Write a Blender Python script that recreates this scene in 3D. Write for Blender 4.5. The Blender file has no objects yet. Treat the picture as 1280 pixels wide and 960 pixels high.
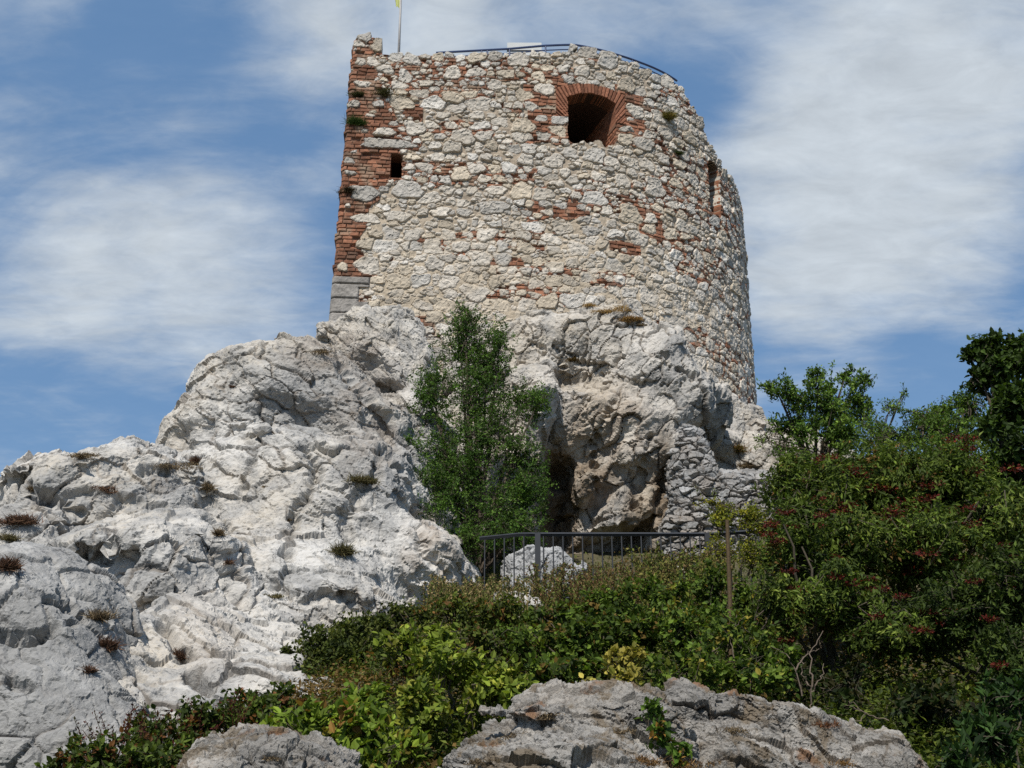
import bpy, math, random
import numpy as np
from mathutils import Vector
from mathutils.bvhtree import BVHTree

random.seed(7)
RNG = np.random.default_rng(7)
SC = bpy.context.scene
COL = SC.collection
F32 = np.float32

# ------------------------------------------------------------------ camera
EYE = np.array((0.0, 0.0, 1.65))
PITCH = math.radians(18.0)
FPX = 1350.0                      # focal length in pixels of a 1280 px wide picture
cam_d = bpy.data.cameras.new('camera')
cam = bpy.data.objects.new('camera', cam_d)
COL.objects.link(cam)
cam.location = EYE
cam.rotation_euler = (math.radians(90) + PITCH, 0, 0)
cam_d.sensor_width = 36.0
cam_d.lens = FPX / 1280 * 36
cam_d.clip_start = 0.05
cam_d.clip_end = 5000
SC.camera = cam

# ------------------------------------------------------------------ sky, sun, exposure
SUN_EL, SUN_AZ = math.radians(53), math.radians(19)     # azimuth: to the left of straight behind the camera
sun_dir = np.array((-math.sin(SUN_AZ) * math.cos(SUN_EL), -math.cos(SUN_AZ) * math.cos(SUN_EL), math.sin(SUN_EL)))
sl = bpy.data.lights.new('sun', 'SUN')
sl.energy = 4.4
sl.angle = math.radians(0.55)
sl.color = (1.0, 0.965, 0.91)
so = bpy.data.objects.new('sun', sl)
COL.objects.link(so)
so.rotation_euler = Vector(-sun_dir).to_track_quat('-Z', 'Y').to_euler()
so.location = (-10, -20, 40)

W = bpy.data.worlds.new('World')
SC.world = W
W.use_nodes = True
wn, wl = W.node_tree.nodes, W.node_tree.links
wn.clear()
w_out = wn.new('ShaderNodeOutputWorld')
w_bg = wn.new('ShaderNodeBackground')
w_bg.inputs['Strength'].default_value = 0.10
sky = wn.new('ShaderNodeTexSky')
sky.sky_type = 'NISHITA'
sky.sun_disc = False
sky.sun_elevation = SUN_EL
sky.sun_rotation = math.atan2(sun_dir[0], sun_dir[1])
sky.altitude = 400
sky.air_density = 1.0
sky.dust_density = 0.6
sky.ozone_density = 1.6

def pix_dir(px, py):
    X, Y = (px - 640) / FPX, (480 - py) / FPX
    c, s = math.cos(PITCH), math.sin(PITCH)
    return np.array((X, c - s * Y, s + c * Y))

def wmath(op, a, b=None, vec=False):
    n = wn.new('ShaderNodeVectorMath' if vec else 'ShaderNodeMath')
    n.operation = op
    for k, v in enumerate((a, b)):
        if v is None: continue
        if isinstance(v, (int, float, tuple, list)): n.inputs[k].default_value = v
        else: wl.new(v, n.inputs[k])
    return n

tc = wn.new('ShaderNodeTexCoord')
dirn = wmath('NORMALIZE', tc.outputs['Generated'], vec=True)
sep = wn.new('ShaderNodeSeparateXYZ'); wl.new(dirn.outputs[0], sep.inputs[0])
zz = wmath('ADD', sep.outputs['Z'], 0.18)
zc = wmath('MAXIMUM', zz.outputs[0], 0.05)
cx = wmath('DIVIDE', sep.outputs['X'], zc.outputs[0]); cy = wmath('DIVIDE', sep.outputs['Y'], zc.outputs[0])
comb = wn.new('ShaderNodeCombineXYZ'); wl.new(cx.outputs[0], comb.inputs[0]); wl.new(cy.outputs[0], comb.inputs[1])
def wnoise(scale, detail, rough, dist, offs):
    m = wn.new('ShaderNodeMapping'); wl.new(comb.outputs[0], m.inputs[0])
    m.inputs['Location'].default_value = offs
    m.inputs['Rotation'].default_value = (0, 0, 0.5)
    m.inputs['Scale'].default_value = (1.0, 1.7, 1)
    n = wn.new('ShaderNodeTexNoise'); wl.new(m.outputs[0], n.inputs['Vector'])
    n.inputs['Scale'].default_value = scale; n.inputs['Detail'].default_value = detail
    n.inputs['Roughness'].default_value = rough; n.inputs['Distortion'].default_value = dist
    return n.outputs['Fac']
n1 = wnoise(1.7, 9, 0.55, 0.8, (3.1, 0.4, 0))
n2 = wnoise(5.0, 9, 0.58, 0.5, (0.3, 5.0, 2.0))
acc = None
# cloud banks in the sky: centre direction (through photo pixel), inner and outer angle in degrees, weight
for (px, py, r0, r1, wt) in [
    (110, 250, 1, 9, .42), (235, 290, 0, 8, .40), (290, 350, 0, 6, .22), (20, 290, 0, 8, .28), (350, 190, 0, 6, .16), (60, 400, 0, 5, .16), (390, 260, 0, 5, .14), (330, 420, 0, 5, .10),
    (150, 0, 1, 5, .30), (330, 10, 1, 6, .46), (480, 30, 2, 8, .46), (640, 10, 2, 8, .40), (790, -10, 1, 7, .36), (20, 10, 0, 4, .30),
    (990, 20, 1, 8, .36), (1230, 130, 2, 12, .38), (1080, 220, 2, 10, .40), (960, 260, 0, 8, .40), (1180, 250, 1, 8, .24), (1040, 380, 0, 5, .22), (1190, 330, 0, 5, .16), (1270, 40, 1, 6, .2),
    (60, 110, 0, 6, -.22), (230, 110, 1, 8, -.30), (395, 120, 0, 4, -.14), (860, 110, 0, 4, -.30), (920, 130, 0, 4, -.16), (1230, 400, 0, 7, -.22)]:
    d = pix_dir(px, py); d /= np.linalg.norm(d)
    dt = wmath('DOT_PRODUCT', dirn.outputs[0], tuple(d), vec=True)
    mr = wn.new('ShaderNodeMapRange'); mr.interpolation_type = 'SMOOTHSTEP'
    wl.new(dt.outputs['Value'], mr.inputs['Value'])
    mr.inputs['From Min'].default_value = math.cos(math.radians(r1)); mr.inputs['From Max'].default_value = math.cos(math.radians(r0))
    mr.inputs['To Min'].default_value = 0; mr.inputs['To Max'].default_value = wt
    acc = mr.outputs[0] if acc is None else wmath('ADD', acc, mr.outputs[0]).outputs[0]
s1 = wmath('MULTIPLY', wmath('SUBTRACT', n1, .5).outputs[0], 2.2)
s2 = wmath('MULTIPLY', wmath('SUBTRACT', n2, .5).outputs[0], .75)
s3 = wmath('MULTIPLY', wmath('SUBTRACT', wnoise(13.0, 8, 0.65, .6, (7.3, 1.0, 3.0)), .5).outputs[0], .5)
acc = wmath('ADD', acc, s3.outputs[0]).outputs[0]
dens = wmath('ADD', wmath('ADD', acc, s1.outputs[0]).outputs[0], s2.outputs[0])
cr = wn.new('ShaderNodeMapRange'); cr.interpolation_type = 'SMOOTHSTEP'
wl.new(dens.outputs[0], cr.inputs['Value'])
cr.inputs['From Min'].default_value = -.20; cr.inputs['From Max'].default_value = 1.10
cr.inputs['To Min'].default_value = 0.06; cr.inputs['To Max'].default_value = .84
mixc = wn.new('ShaderNodeMixRGB')
wl.new(cr.outputs[0], mixc.inputs['Fac'])
tint = wn.new('ShaderNodeMixRGB'); tint.blend_type = 'MULTIPLY'; tint.inputs['Fac'].default_value = 1
tint.inputs['Color2'].default_value = (1.25, 1.32, 1.3, 1)
wl.new(sky.outputs[0], tint.inputs['Color1'])
clear = wn.new('ShaderNodeMixRGB'); clear.inputs['Fac'].default_value = .72
wl.new(tint.outputs[0], clear.inputs['Color1']); clear.inputs['Color2'].default_value = (.78, 1.98, 4.05, 1)
wl.new(clear.outputs[0], mixc.inputs['Color1'])
n3 = wnoise(9.0, 9, 0.62, .4, (1.3, 2.0, 4.0))
cs = wn.new('ShaderNodeMapRange'); wl.new(n3, cs.inputs['Value'])
cs.inputs['From Min'].default_value = .3; cs.inputs['From Max'].default_value = .7; cs.inputs['To Min'].default_value = .84; cs.inputs['To Max'].default_value = 1.1
cm = wn.new('ShaderNodeMixRGB'); cm.blend_type = 'MULTIPLY'; cm.inputs['Fac'].default_value = 1
cm.inputs['Color1'].default_value = (6.0, 6.45, 6.75, 1); wl.new(cs.outputs[0], cm.inputs['Color2']); wl.new(cm.outputs[0], mixc.inputs['Color2'])
wl.new(mixc.outputs[0], w_bg.inputs['Color'])
wl.new(w_bg.outputs[0], w_out.inputs['Surface'])

SC.view_settings.view_transform = 'Standard'
SC.view_settings.look = 'None'
SC.view_settings.exposure = 0.15
SC.view_settings.gamma = 1.0
SC.view_settings.use_curve_mapping = False
SC.render.engine = 'CYCLES'
SC.cycles.use_denoising = False
SC.cycles.max_bounces = 6
SC.cycles.diffuse_bounces = 3
SC.cycles.transmission_bounces = 3
SC.cycles.caustics_reflective = False
SC.cycles.caustics_refractive = False

# ------------------------------------------------------------------ helpers
def at(px, py, y):
    """world point on the sight line through a photo pixel at forward distance y"""
    d = pix_dir(px, py)
    return EYE + d * (y / d[1])

def mpp(px, py, y):
    return (y / pix_dir(px, py)[1]) / FPX

def tag(o, label=None, cat=None, group=None, kind=None):
    if label: o['label'] = label
    if cat: o['category'] = cat
    if group: o['group'] = group
    if kind: o['kind'] = kind
    return o

def empty(name, loc=(0, 0, 0), rz=0):
    o = bpy.data.objects.new(name, None)
    o.empty_display_size = .2
    COL.objects.link(o)
    o.location = loc
    o.rotation_euler = (0, 0, rz)
    return o

def mk(name, V, quads=None, tris=None, mat=None, parent=None, col=None, smooth=False, loc=None):
    """one mesh object out of numpy arrays"""
    V = np.asarray(V, F32).reshape(-1, 3)
    q = np.zeros((0, 4), np.int32) if quads is None else np.asarray(quads, np.int32).reshape(-1, 4)
    t = np.zeros((0, 3), np.int32) if tris is None else np.asarray(tris, np.int32).reshape(-1, 3)
    if loc is not None: V = V - np.asarray(loc, F32)
    me = bpy.data.meshes.new(name)
    me.vertices.add(len(V)); me.vertices.foreach_set('co', V.ravel())
    li = np.concatenate([q.ravel(), t.ravel()])
    me.loops.add(len(li)); me.loops.foreach_set('vertex_index', li)
    n = len(q) + len(t)
    me.polygons.add(n)
    me.polygons.foreach_set('loop_start', np.concatenate([np.arange(len(q)) * 4, len(q) * 4 + np.arange(len(t)) * 3]).astype(np.int32))
    try: me.polygons.foreach_set('loop_total', np.concatenate([np.full(len(q), 4), np.full(len(t), 3)]).astype(np.int32))
    except Exception: pass
    me.update(calc_edges=True)
    me.polygons.foreach_set('use_smooth', np.full(n, smooth, bool))
    if col is not None:
        a = me.color_attributes.new('Col', 'FLOAT_COLOR', 'POINT')
        c = np.ones((len(V), 4), F32); c[:, :3] = np.asarray(col, F32)
        a.data.foreach_set('color', c.ravel())
    if mat: me.materials.append(mat)
    o = bpy.data.objects.new(name, me)
    COL.objects.link(o)
    if loc is not None: o.location = loc
    if parent: o.parent = parent
    return o

class MB:
    """collects boxes, tubes and lathes, links them as one mesh"""
    def __init__(s): s.v, s.q, s.t, s.c, s.n = [], [], [], [], 0
    def add(s, V, q=None, t=None, c=(1, 1, 1)):
        V = np.asarray(V, float).reshape(-1, 3)
        if q is not None and len(q): s.q.append(np.asarray(q) + s.n)
        if t is not None and len(t): s.t.append(np.asarray(t) + s.n)
        s.v.append(V); s.c.append(np.broadcast_to(np.asarray(c, float), V.shape)); s.n += len(V)
    def box(s, c, u, v, w, bev=0.0):
        """box from its centre and three half-extent vectors"""
        c, u, v, w = (np.asarray(a, float) for a in (c, u, v, w))
        P = [c + a * u + b * v + d * w for d in (-1, 1) for b in (-1, 1) for a in (-1, 1)]
        s.add(P, [(0, 2, 3, 1), (4, 5, 7, 6), (0, 1, 5, 4), (2, 6, 7, 3), (0, 4, 6, 2), (1, 3, 7, 5)])
    def tube(s, pts, rad, n=6, c=(1, 1, 1), cap=True):
        pts = np.asarray(pts, float); m = len(pts)
        rad = np.broadcast_to(np.asarray(rad, float), (m,))
        T = np.gradient(pts, axis=0); T /= np.linalg.norm(T, axis=1)[:, None] + 1e-9
        up = np.array((0.31, 0.17, 0.93)); A = np.cross(T, up); A /= np.linalg.norm(A, axis=1)[:, None] + 1e-9
        B = np.cross(T, A)
        an = np.arange(n) / n * 2 * np.pi
        V = pts[:, None, :] + rad[:, None, None] * (A[:, None, :] * np.cos(an)[None, :, None] + B[:, None, :] * np.sin(an)[None, :, None])
        i = np.arange(m - 1)[:, None] * n; j = np.arange(n)[None, :]; k = (j + 1) % n
        q = np.stack([i + j, i + k, i + n + k, i + n + j], -1).reshape(-1, 4)
        t = None
        V = V.reshape(-1, 3)
        if cap:
            V = np.concatenate([V, pts[:1], pts[-1:]])
            jj = np.arange(n); kk = (jj + 1) % n
            t = np.concatenate([np.stack([kk, jj, np.full(n, m * n)], -1), np.stack([(m - 1) * n + jj, (m - 1) * n + kk, np.full(n, m * n + 1)], -1)])
        s.add(V, q, t, c)
    def build(s, name, mat, parent=None, smooth=False, loc=None):
        return mk(name, np.concatenate(s.v), np.concatenate(s.q) if s.q else None, np.concatenate(s.t) if s.t else None,
                  mat, parent, np.concatenate(s.c), smooth, loc)

# ------------------------------------------------------------------ noise
def hsh(i, j, k, s):
    n = (i.astype(np.uint32) * np.uint32(73856093)) ^ (j.astype(np.uint32) * np.uint32(19349663)) ^ (k.astype(np.uint32) * np.uint32(83492791)) ^ np.uint32((s * 2654435761) & 0xffffffff)
    n ^= n >> np.uint32(13); n *= np.uint32(0x5bd1e995); n ^= n >> np.uint32(15); n *= np.uint32(0x85ebca6b); n ^= n >> np.uint32(13)
    return n
def h01(i, j, k, s): return (hsh(i, j, k, s) & np.uint32(0xffffff)).astype(F32) / F32(0xffffff)

def vnoise(P, seed):
    P = np.asarray(P, F32); I = np.floor(P).astype(np.int32); f = P - I; f = f * f * f * (f * (f * 6 - 15) + 10)
    x, y, z = I[:, 0], I[:, 1], I[:, 2]
    r = 0
    for a in (0, 1):
        for b in (0, 1):
            for c in (0, 1):
                wgt = (f[:, 0] if a else 1 - f[:, 0]) * (f[:, 1] if b else 1 - f[:, 1]) * (f[:, 2] if c else 1 - f[:, 2])
                r = r + wgt * h01(x + a, y + b, z + c, seed)
    return r * 2 - 1

def fbm(P, scale, seed, octv=4, gain=.5):
    P = np.asarray(P, F32) * F32(scale); a, r, t = 1.0, 0, 0
    for o in range(octv):
        r = r + a * vnoise(P + 17.3 * o, seed + o); t += a; a *= gain; P = P * F32(2.03)
    return r / t

def voro(P, seed):
    """F1, F2, id hash and offset vector to the nearest cell point"""
    P = np.asarray(P, F32); I = np.floor(P).astype(np.int32); n = len(P)
    d1 = np.full(n, 9, F32); d2 = np.full(n, 9, F32); hid = np.zeros(n, np.uint32); off = np.zeros((n, 3), F32)
    for a in (-1, 0, 1):
        for b in (-1, 0, 1):
            for c in (-1, 0, 1):
                x, y, z = I[:, 0] + a, I[:, 1] + b, I[:, 2] + c
                h = hsh(x, y, z, seed)
                v = np.stack([x + (h & np.uint32(1023)).astype(F32) / 1023, y + ((h >> np.uint32(10)) & np.uint32(1023)).astype(F32) / 1023,
                              z + ((h >> np.uint32(20)) & np.uint32(1023)).astype(F32) / 1023], -1).astype(F32) - P
                d = np.einsum('ij,ij->i', v, v)
                m = d < d1
                d2 = np.where(m, d1, np.minimum(d2, d)); d1 = np.where(m, d, d1)
                hid = np.where(m, h, hid); off = np.where(m[:, None], v, off)
    return np.sqrt(d1), np.sqrt(d2), hid, off

def hvec(h, s):
    z = np.zeros_like(h)
    return np.stack([h01(h, z, z, s), h01(h, z, z, s + 1), h01(h, z, z, s + 2)], -1) * 2 - 1

def facet(P, size, seed, aniso=None, warp=.25):
    """blocky fracture relief: every cell a tilted plane with a step to its neighbours"""
    Q = np.asarray(P, F32)
    if aniso is not None: Q = Q @ aniso
    Q = Q / F32(size)
    if warp: Q = Q + F32(warp) * np.stack([vnoise(Q * 1.7, seed + 5), vnoise(Q * 1.7 + 9, seed + 6), vnoise(Q * 1.7 + 23, seed + 7)], -1)
    f1, f2, h, off = voro(Q, seed)
    g = hvec(h, seed + 1)
    o = h01(h, h * 0, h * 0, seed + 9) * 2 - 1
    return .42 * o - .95 * np.einsum('ij,ij->i', g, off), f2 - f1, h

def ridge(P, size, seed, aniso=None, warp=.2, k=.45):
    """fracture faces that meet in sharp ridges (lower envelope of tilted planes, continuous)"""
    Q = np.asarray(P, F32)
    if aniso is not None: Q = Q @ aniso
    Q = Q / F32(size)
    if warp: Q = Q + F32(warp) * np.stack([vnoise(Q * 1.7, seed + 5), vnoise(Q * 1.7 + 9, seed + 6), vnoise(Q * 1.7 + 23, seed + 7)], -1)
    I = np.floor(Q).astype(np.int32); best = np.full(len(Q), 9, F32)
    for a in (-1, 0, 1):
        for b in (-1, 0, 1):
            for c in (-1, 0, 1):
                x, y, z = I[:, 0] + a, I[:, 1] + b, I[:, 2] + c
                h = hsh(x, y, z, seed)
                v = Q - np.stack([x + (h & np.uint32(1023)).astype(F32) / 1023, y + ((h >> np.uint32(10)) & np.uint32(1023)).astype(F32) / 1023,
                                  z + ((h >> np.uint32(20)) & np.uint32(1023)).astype(F32) / 1023], -1).astype(F32)
                g = hvec(h, seed + 1)
                best = np.minimum(best, .9 * np.einsum('ij,ij->i', g, v) + k * np.einsum('ij,ij->i', v, v) + .25 * h01(h, h * 0, h * 0, seed + 9))
    best -= best.mean()
    return best * 1.6

# ------------------------------------------------------------------ iso-surface of blobs
def surface_nets(F, org, h):
    neg = F < 0
    nx, ny, nz = F.shape
    cnt = np.zeros((nx - 1, ny - 1, nz - 1), np.int8); 
    for a in (0, 1):
        for b in (0, 1):
            for c in (0, 1): cnt += neg[a:nx - 1 + a, b:ny - 1 + b, c:nz - 1 + c]
    act = (cnt > 0) & (cnt < 8)
    idx = np.full(act.shape, -1, np.int32); ijk = np.argwhere(act); idx[act] = np.arange(len(ijk))
    i, j, k = ijk.T
    s = np.zeros((len(ijk), 3), F32); n = np.zeros(len(ijk), F32)
    cor = [(a, b, c) for a in (0, 1) for b in (0, 1) for c in (0, 1)]
    for p in cor:
        for ax in range(3):
            if p[ax]: continue
            q = list(p); q[ax] = 1
            fa = F[i + p[0], j + p[1], k + p[2]]; fb = F[i + q[0], j + q[1], k + q[2]]
            m = (fa < 0) != (fb < 0)
            t = np.where(m, fa / np.where(m, fa - fb, 1), 0)
            e = np.empty((len(ijk), 3), F32); e[:] = p; e[:, ax] = t
            s += e * m[:, None]; n += m
    V = (ijk + s / n[:, None]) * h + org
    Q = []
    for ax in range(3):
        A = [slice(None)] * 3; B = [slice(None)] * 3
        A[ax] = slice(0, -1); B[ax] = slice(1, None)
        na, nb = neg[tuple(A)], neg[tuple(B)]
        ch = np.argwhere(na != nb)
        u, v = (ax + 1) % 3, (ax + 2) % 3
        ok = (ch[:, u] > 0) & (ch[:, v] > 0) & (ch[:, u] < F.shape[u] - 1) & (ch[:, v] < F.shape[v] - 1)
        ch = ch[ok]
        def cell(du, dv):
            c = ch.copy(); c[:, u] -= du; c[:, v] -= dv
            return idx[c[:, 0], c[:, 1], c[:, 2]]
        q = np.stack([cell(1, 1), cell(0, 1), cell(0, 0), cell(1, 0)], -1)
        inside = na[tuple(ch.T)]
        q = np.where(inside[:, None], q, q[:, ::-1])
        Q.append(q)
    Q = np.concatenate(Q)
    return V, Q[(Q >= 0).all(1)]

def subdiv(V, Q):
    n = len(V)
    E = np.stack([Q, np.roll(Q, -1, 1)], -1).reshape(-1, 2); E.sort(1)
    key = E[:, 0].astype(np.int64) * n + E[:, 1]
    u, inv = np.unique(key, return_inverse=True)
    mid = (V[u // n] + V[u % n]) * F32(.5)
    ce = V[Q].mean(1)
    e = inv.reshape(-1, 4) + n; c = np.arange(len(Q)) + n + len(u)
    q = np.concatenate([np.stack([Q[:, k], e[:, k], c, e[:, k - 1]], -1) for k in range(4)])
    return np.concatenate([V, mid, ce]).astype(F32), q

def compact(V, Q):
    u, inv = np.unique(Q, return_inverse=True)
    return V[u], inv.reshape(Q.shape)

def vnormals(V, Q):
    N = np.cross(V[Q[:, 2]] - V[Q[:, 0]], V[Q[:, 3]] - V[Q[:, 1]])
    idx = Q.ravel(); R = np.repeat(N, 4, 0)
    out = np.stack([np.bincount(idx, R[:, a], len(V)) for a in range(3)], -1)
    return (out / (np.linalg.norm(out, axis=1)[:, None] + 1e-12)).astype(F32)

def smooth01(x): x = np.clip(x, 0, 1); return x * x * (3 - 2 * x)

def blob_field(blobs, h, k=.35, pad=.5):
    """signed distance-like field of a smooth union of ellipsoids; a blob is (centre, radii, yaw, tilt, exponent, sign)"""
    C = np.array([b[0] for b in blobs if b[5] > 0]); R = np.array([[max(b[1])] * 3 for b in blobs if b[5] > 0])
    lo, hi = (C - R).min(0) - pad, (C + R).max(0) + pad
    zlo = min(b[0][2] - b[1][2] for b in blobs if b[5] > 0) - pad; zhi = max(b[0][2] + b[1][2] * 1.25 for b in blobs if b[5] > 0) + pad
    lo[2], hi[2] = max(lo[2], zlo), min(hi[2], zhi)
    dims = np.ceil((hi - lo) / h).astype(int) + 1
    X = [lo[a] + h * np.arange(dims[a]) for a in range(3)]
    F = np.full(dims, 5, F32)
    for c, r, yaw, tilt, e, sg in blobs:
        rm = max(r) * 1.15 + 1.1
        sl_ = tuple(slice(max(0, int((c[a] - rm - lo[a]) / h)), max(1, int((c[a] + rm - lo[a]) / h) + 2)) for a in range(3))
        G = np.meshgrid(*[(X[a][sl_[a]] - c[a]).astype(F32) for a in range(3)], indexing='ij')
        cy_, sy_, ct, st = math.cos(yaw), math.sin(yaw), math.cos(tilt), math.sin(tilt)
        x = G[0] * cy_ + G[1] * sy_; y = -G[0] * sy_ + G[1] * cy_; z = G[2]
        x, z = x * ct + z * st, -x * st + z * ct
        d = ((np.abs(x / r[0]) ** e + np.abs(y / r[1]) ** e + np.abs(z / r[2]) ** e) ** (1 / e) - 1) * min(r)
        S = F[sl_]
        if sg > 0:
            hh = np.clip(.5 + .5 * (S - d) / k, 0, 1); F[sl_] = S + (d - S) * hh - k * hh * (1 - hh)
        else:
            kk = .15; d = -d; hh = np.clip(.5 + .5 * (d - S) / kk, 0, 1); F[sl_] = S + (d - S) * hh + kk * hh * (1 - hh)
    return F, lo.astype(F32), X

def B(px, py, y, rx, ry, rz, yaw=0, tilt=0, e=2.4, sg=1):
    return (at(px, py, y), (rx, ry, rz), math.radians(yaw), math.radians(tilt), e, sg)

def ell(x, y, z, rx, ry, rz, yaw=0, tilt=0, e=2.4, sg=1):
    return (np.array((x, y, z), float), (rx, ry, rz), math.radians(yaw), math.radians(tilt), e, sg)

ANI = None
def strata(ax, ay, az, f):
    n = np.array((ax, ay, az), float); n /= np.linalg.norm(n)
    return (np.eye(3) + (f - 1) * np.outer(n, n)).astype(F32)

def rock(name, blobs, mat, h=.1, seed=1, sub=2, big=(1.3, .28), levels=((.6, .07), (.22, .034), (.085, .014)), aniso=None, cracks=(),
         rough=.007, stain=None, cull=True, parent=None, zmin=None, kk=.35, cobble=None, warp=.25):
    F, lo, X = blob_field(blobs, h, kk)
    band = np.abs(F) < big[1] * 1.6 + .1
    ii = np.argwhere(band)
    P = (ii * h + lo).astype(F32)
    d = ridge(P, big[0], seed * 31 + 3, aniso)
    F[band] -= (big[1] * d + .35 * big[1] * fbm(P, 1.1 / big[0], seed, 3)).astype(F32)
    V, Q = surface_nets(F, lo, h)
    V = V.astype(F32)
    if cull:
        c = V[Q].mean(1); N = np.cross(V[Q[:, 2]] - V[Q[:, 0]], V[Q[:, 3]] - V[Q[:, 1]]); N /= np.linalg.norm(N, axis=1)[:, None] + 1e-9
        t = EYE - c; t /= np.linalg.norm(t, axis=1)[:, None]
        keep = (N * t).sum(1) > -.45
        if zmin is not None: keep &= c[:, 2] > zmin
        Q = Q[keep]; V, Q = compact(V, Q)
    lines = []
    if cracks:
        tree = BVHTree.FromPolygons(V.tolist(), Q.tolist())
        for pl, rad, dep in cracks:
            pts = []
            for (x0, y0), (x1, y1) in zip(pl[:-1], pl[1:]):
                n = max(2, int(math.hypot(x1 - x0, y1 - y0) / 4))
                for t in np.linspace(0, 1, n, endpoint=False):
                    dd = Vector(pix_dir(x0 + (x1 - x0) * t + random.uniform(-3, 3), y0 + (y1 - y0) * t + random.uniform(-3, 3))).normalized()
                    hit = tree.ray_cast(Vector(EYE), dd)
                    if hit[0]: pts.append(tuple(hit[0]))
            if pts: lines.append((np.array(pts, F32), rad, dep))
    for _ in range(sub): V, Q = subdiv(V, Q)
    N = vnormals(V, Q)
    D = np.zeros(len(V), F32)
    for n, (sz, am) in enumerate(levels):
        d, e, hh = facet(V, sz, seed * 57 + n * 7, aniso, warp)
        if n == 1: d = .6 * d + .9 * ridge(V, sz * 1.25, seed * 57 + 3, aniso, warp)
        D += am * d
        if n == 0: seam = (1 - smooth01(e / .07)) * smooth01(fbm(V, .9, seed + 44, 3) * 2.4 + .25)
        if n == 0: D -= am * .8 * (1 - smooth01(e / .10)) * smooth01(fbm(V, .8, seed + 40, 2) * 2 + .6)
    if cobble:
        sz, am, an = cobble
        d, e, hh = facet(V, sz, seed * 91, an, .22)
        D += am * (.6 * d + smooth01(e / .13) - .75)
        cob = h01(hh, hh * 0, hh * 0, 4)
    D += rough * fbm(V, 9, seed + 70, 4, .6) + rough * 1.6 * fbm(V, 3, seed + 77, 3)
    for L, rad, dep in lines:
        lo_, hi_ = L.min(0) - rad, L.max(0) + rad
        m = np.where(((V > lo_) & (V < hi_)).all(1))[0]
        best = np.full(len(m), 99, F32)
        for p in L: best = np.minimum(best, np.linalg.norm(V[m] - p, axis=1))
        best += .05 * fbm(V[m], 5, seed + 90, 2)
        D[m] -= dep * smooth01(1 - best / rad)
    Vd = V + N * D[:, None]
    col = np.zeros((len(V), 3), F32)
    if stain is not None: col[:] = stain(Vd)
    if cobble: col[:, 1] = cob * .8; col[:, 0] = (cob * 7 % 1) * .35
    col[:, 2] = np.maximum(col[:, 2], .6 * seam)          # dark lines coloured along part of the fissures
    o = mk(name, Vd, Q, mat=mat, col=col, parent=parent, smooth=False)
    return o

def proj(P):
    """photo pixel of world points (used to look up where a stain of the rock lies)"""
    d = np.asarray(P) - EYE
    c, s = math.cos(PITCH), math.sin(PITCH)
    f = d[:, 1] * c + d[:, 2] * s; u = -d[:, 1] * s + d[:, 2] * c
    return 640 + FPX * d[:, 0] / f, 480 - FPX * u / f

# ------------------------------------------------------------------ materials
def material(name):
    m = bpy.data.materials.new(name); m.use_nodes = True
    nt = m.node_tree; b = nt.nodes['Principled BSDF']
    return m, nt.nodes, nt.links, b

def nz(nodes, links, vec, scale, detail=6, rough=.6, dist=0.0):
    n = nodes.new('ShaderNodeTexNoise'); links.new(vec, n.inputs['Vector'])
    n.inputs['Scale'].default_value = scale; n.inputs['Detail'].default_value = detail; n.inputs['Roughness'].default_value = rough; n.inputs['Distortion'].default_value = dist
    return n.outputs['Fac']

def ramp(nodes, links, fac, a, b, lo=0.0, hi=1.0):
    r = nodes.new('ShaderNodeMapRange'); links.new(fac, r.inputs['Value'])
    r.inputs['From Min'].default_value = a; r.inputs['From Max'].default_value = b; r.inputs['To Min'].default_value = lo; r.inputs['To Max'].default_value = hi
    return r.outputs[0]

def mix(nodes, links, fac, c1, c2, mode='MIX'):
    n = nodes.new('ShaderNodeMixRGB'); n.blend_type = mode
    for s, v in zip(('Fac', 'Color1', 'Color2'), (fac, c1, c2)):
        if isinstance(v, (int, float)): n.inputs[s].default_value = v
        elif isinstance(v, tuple): n.inputs[s].default_value = v + (1,)
        else: links.new(v, n.inputs[s])
    return n.outputs[0]

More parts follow.
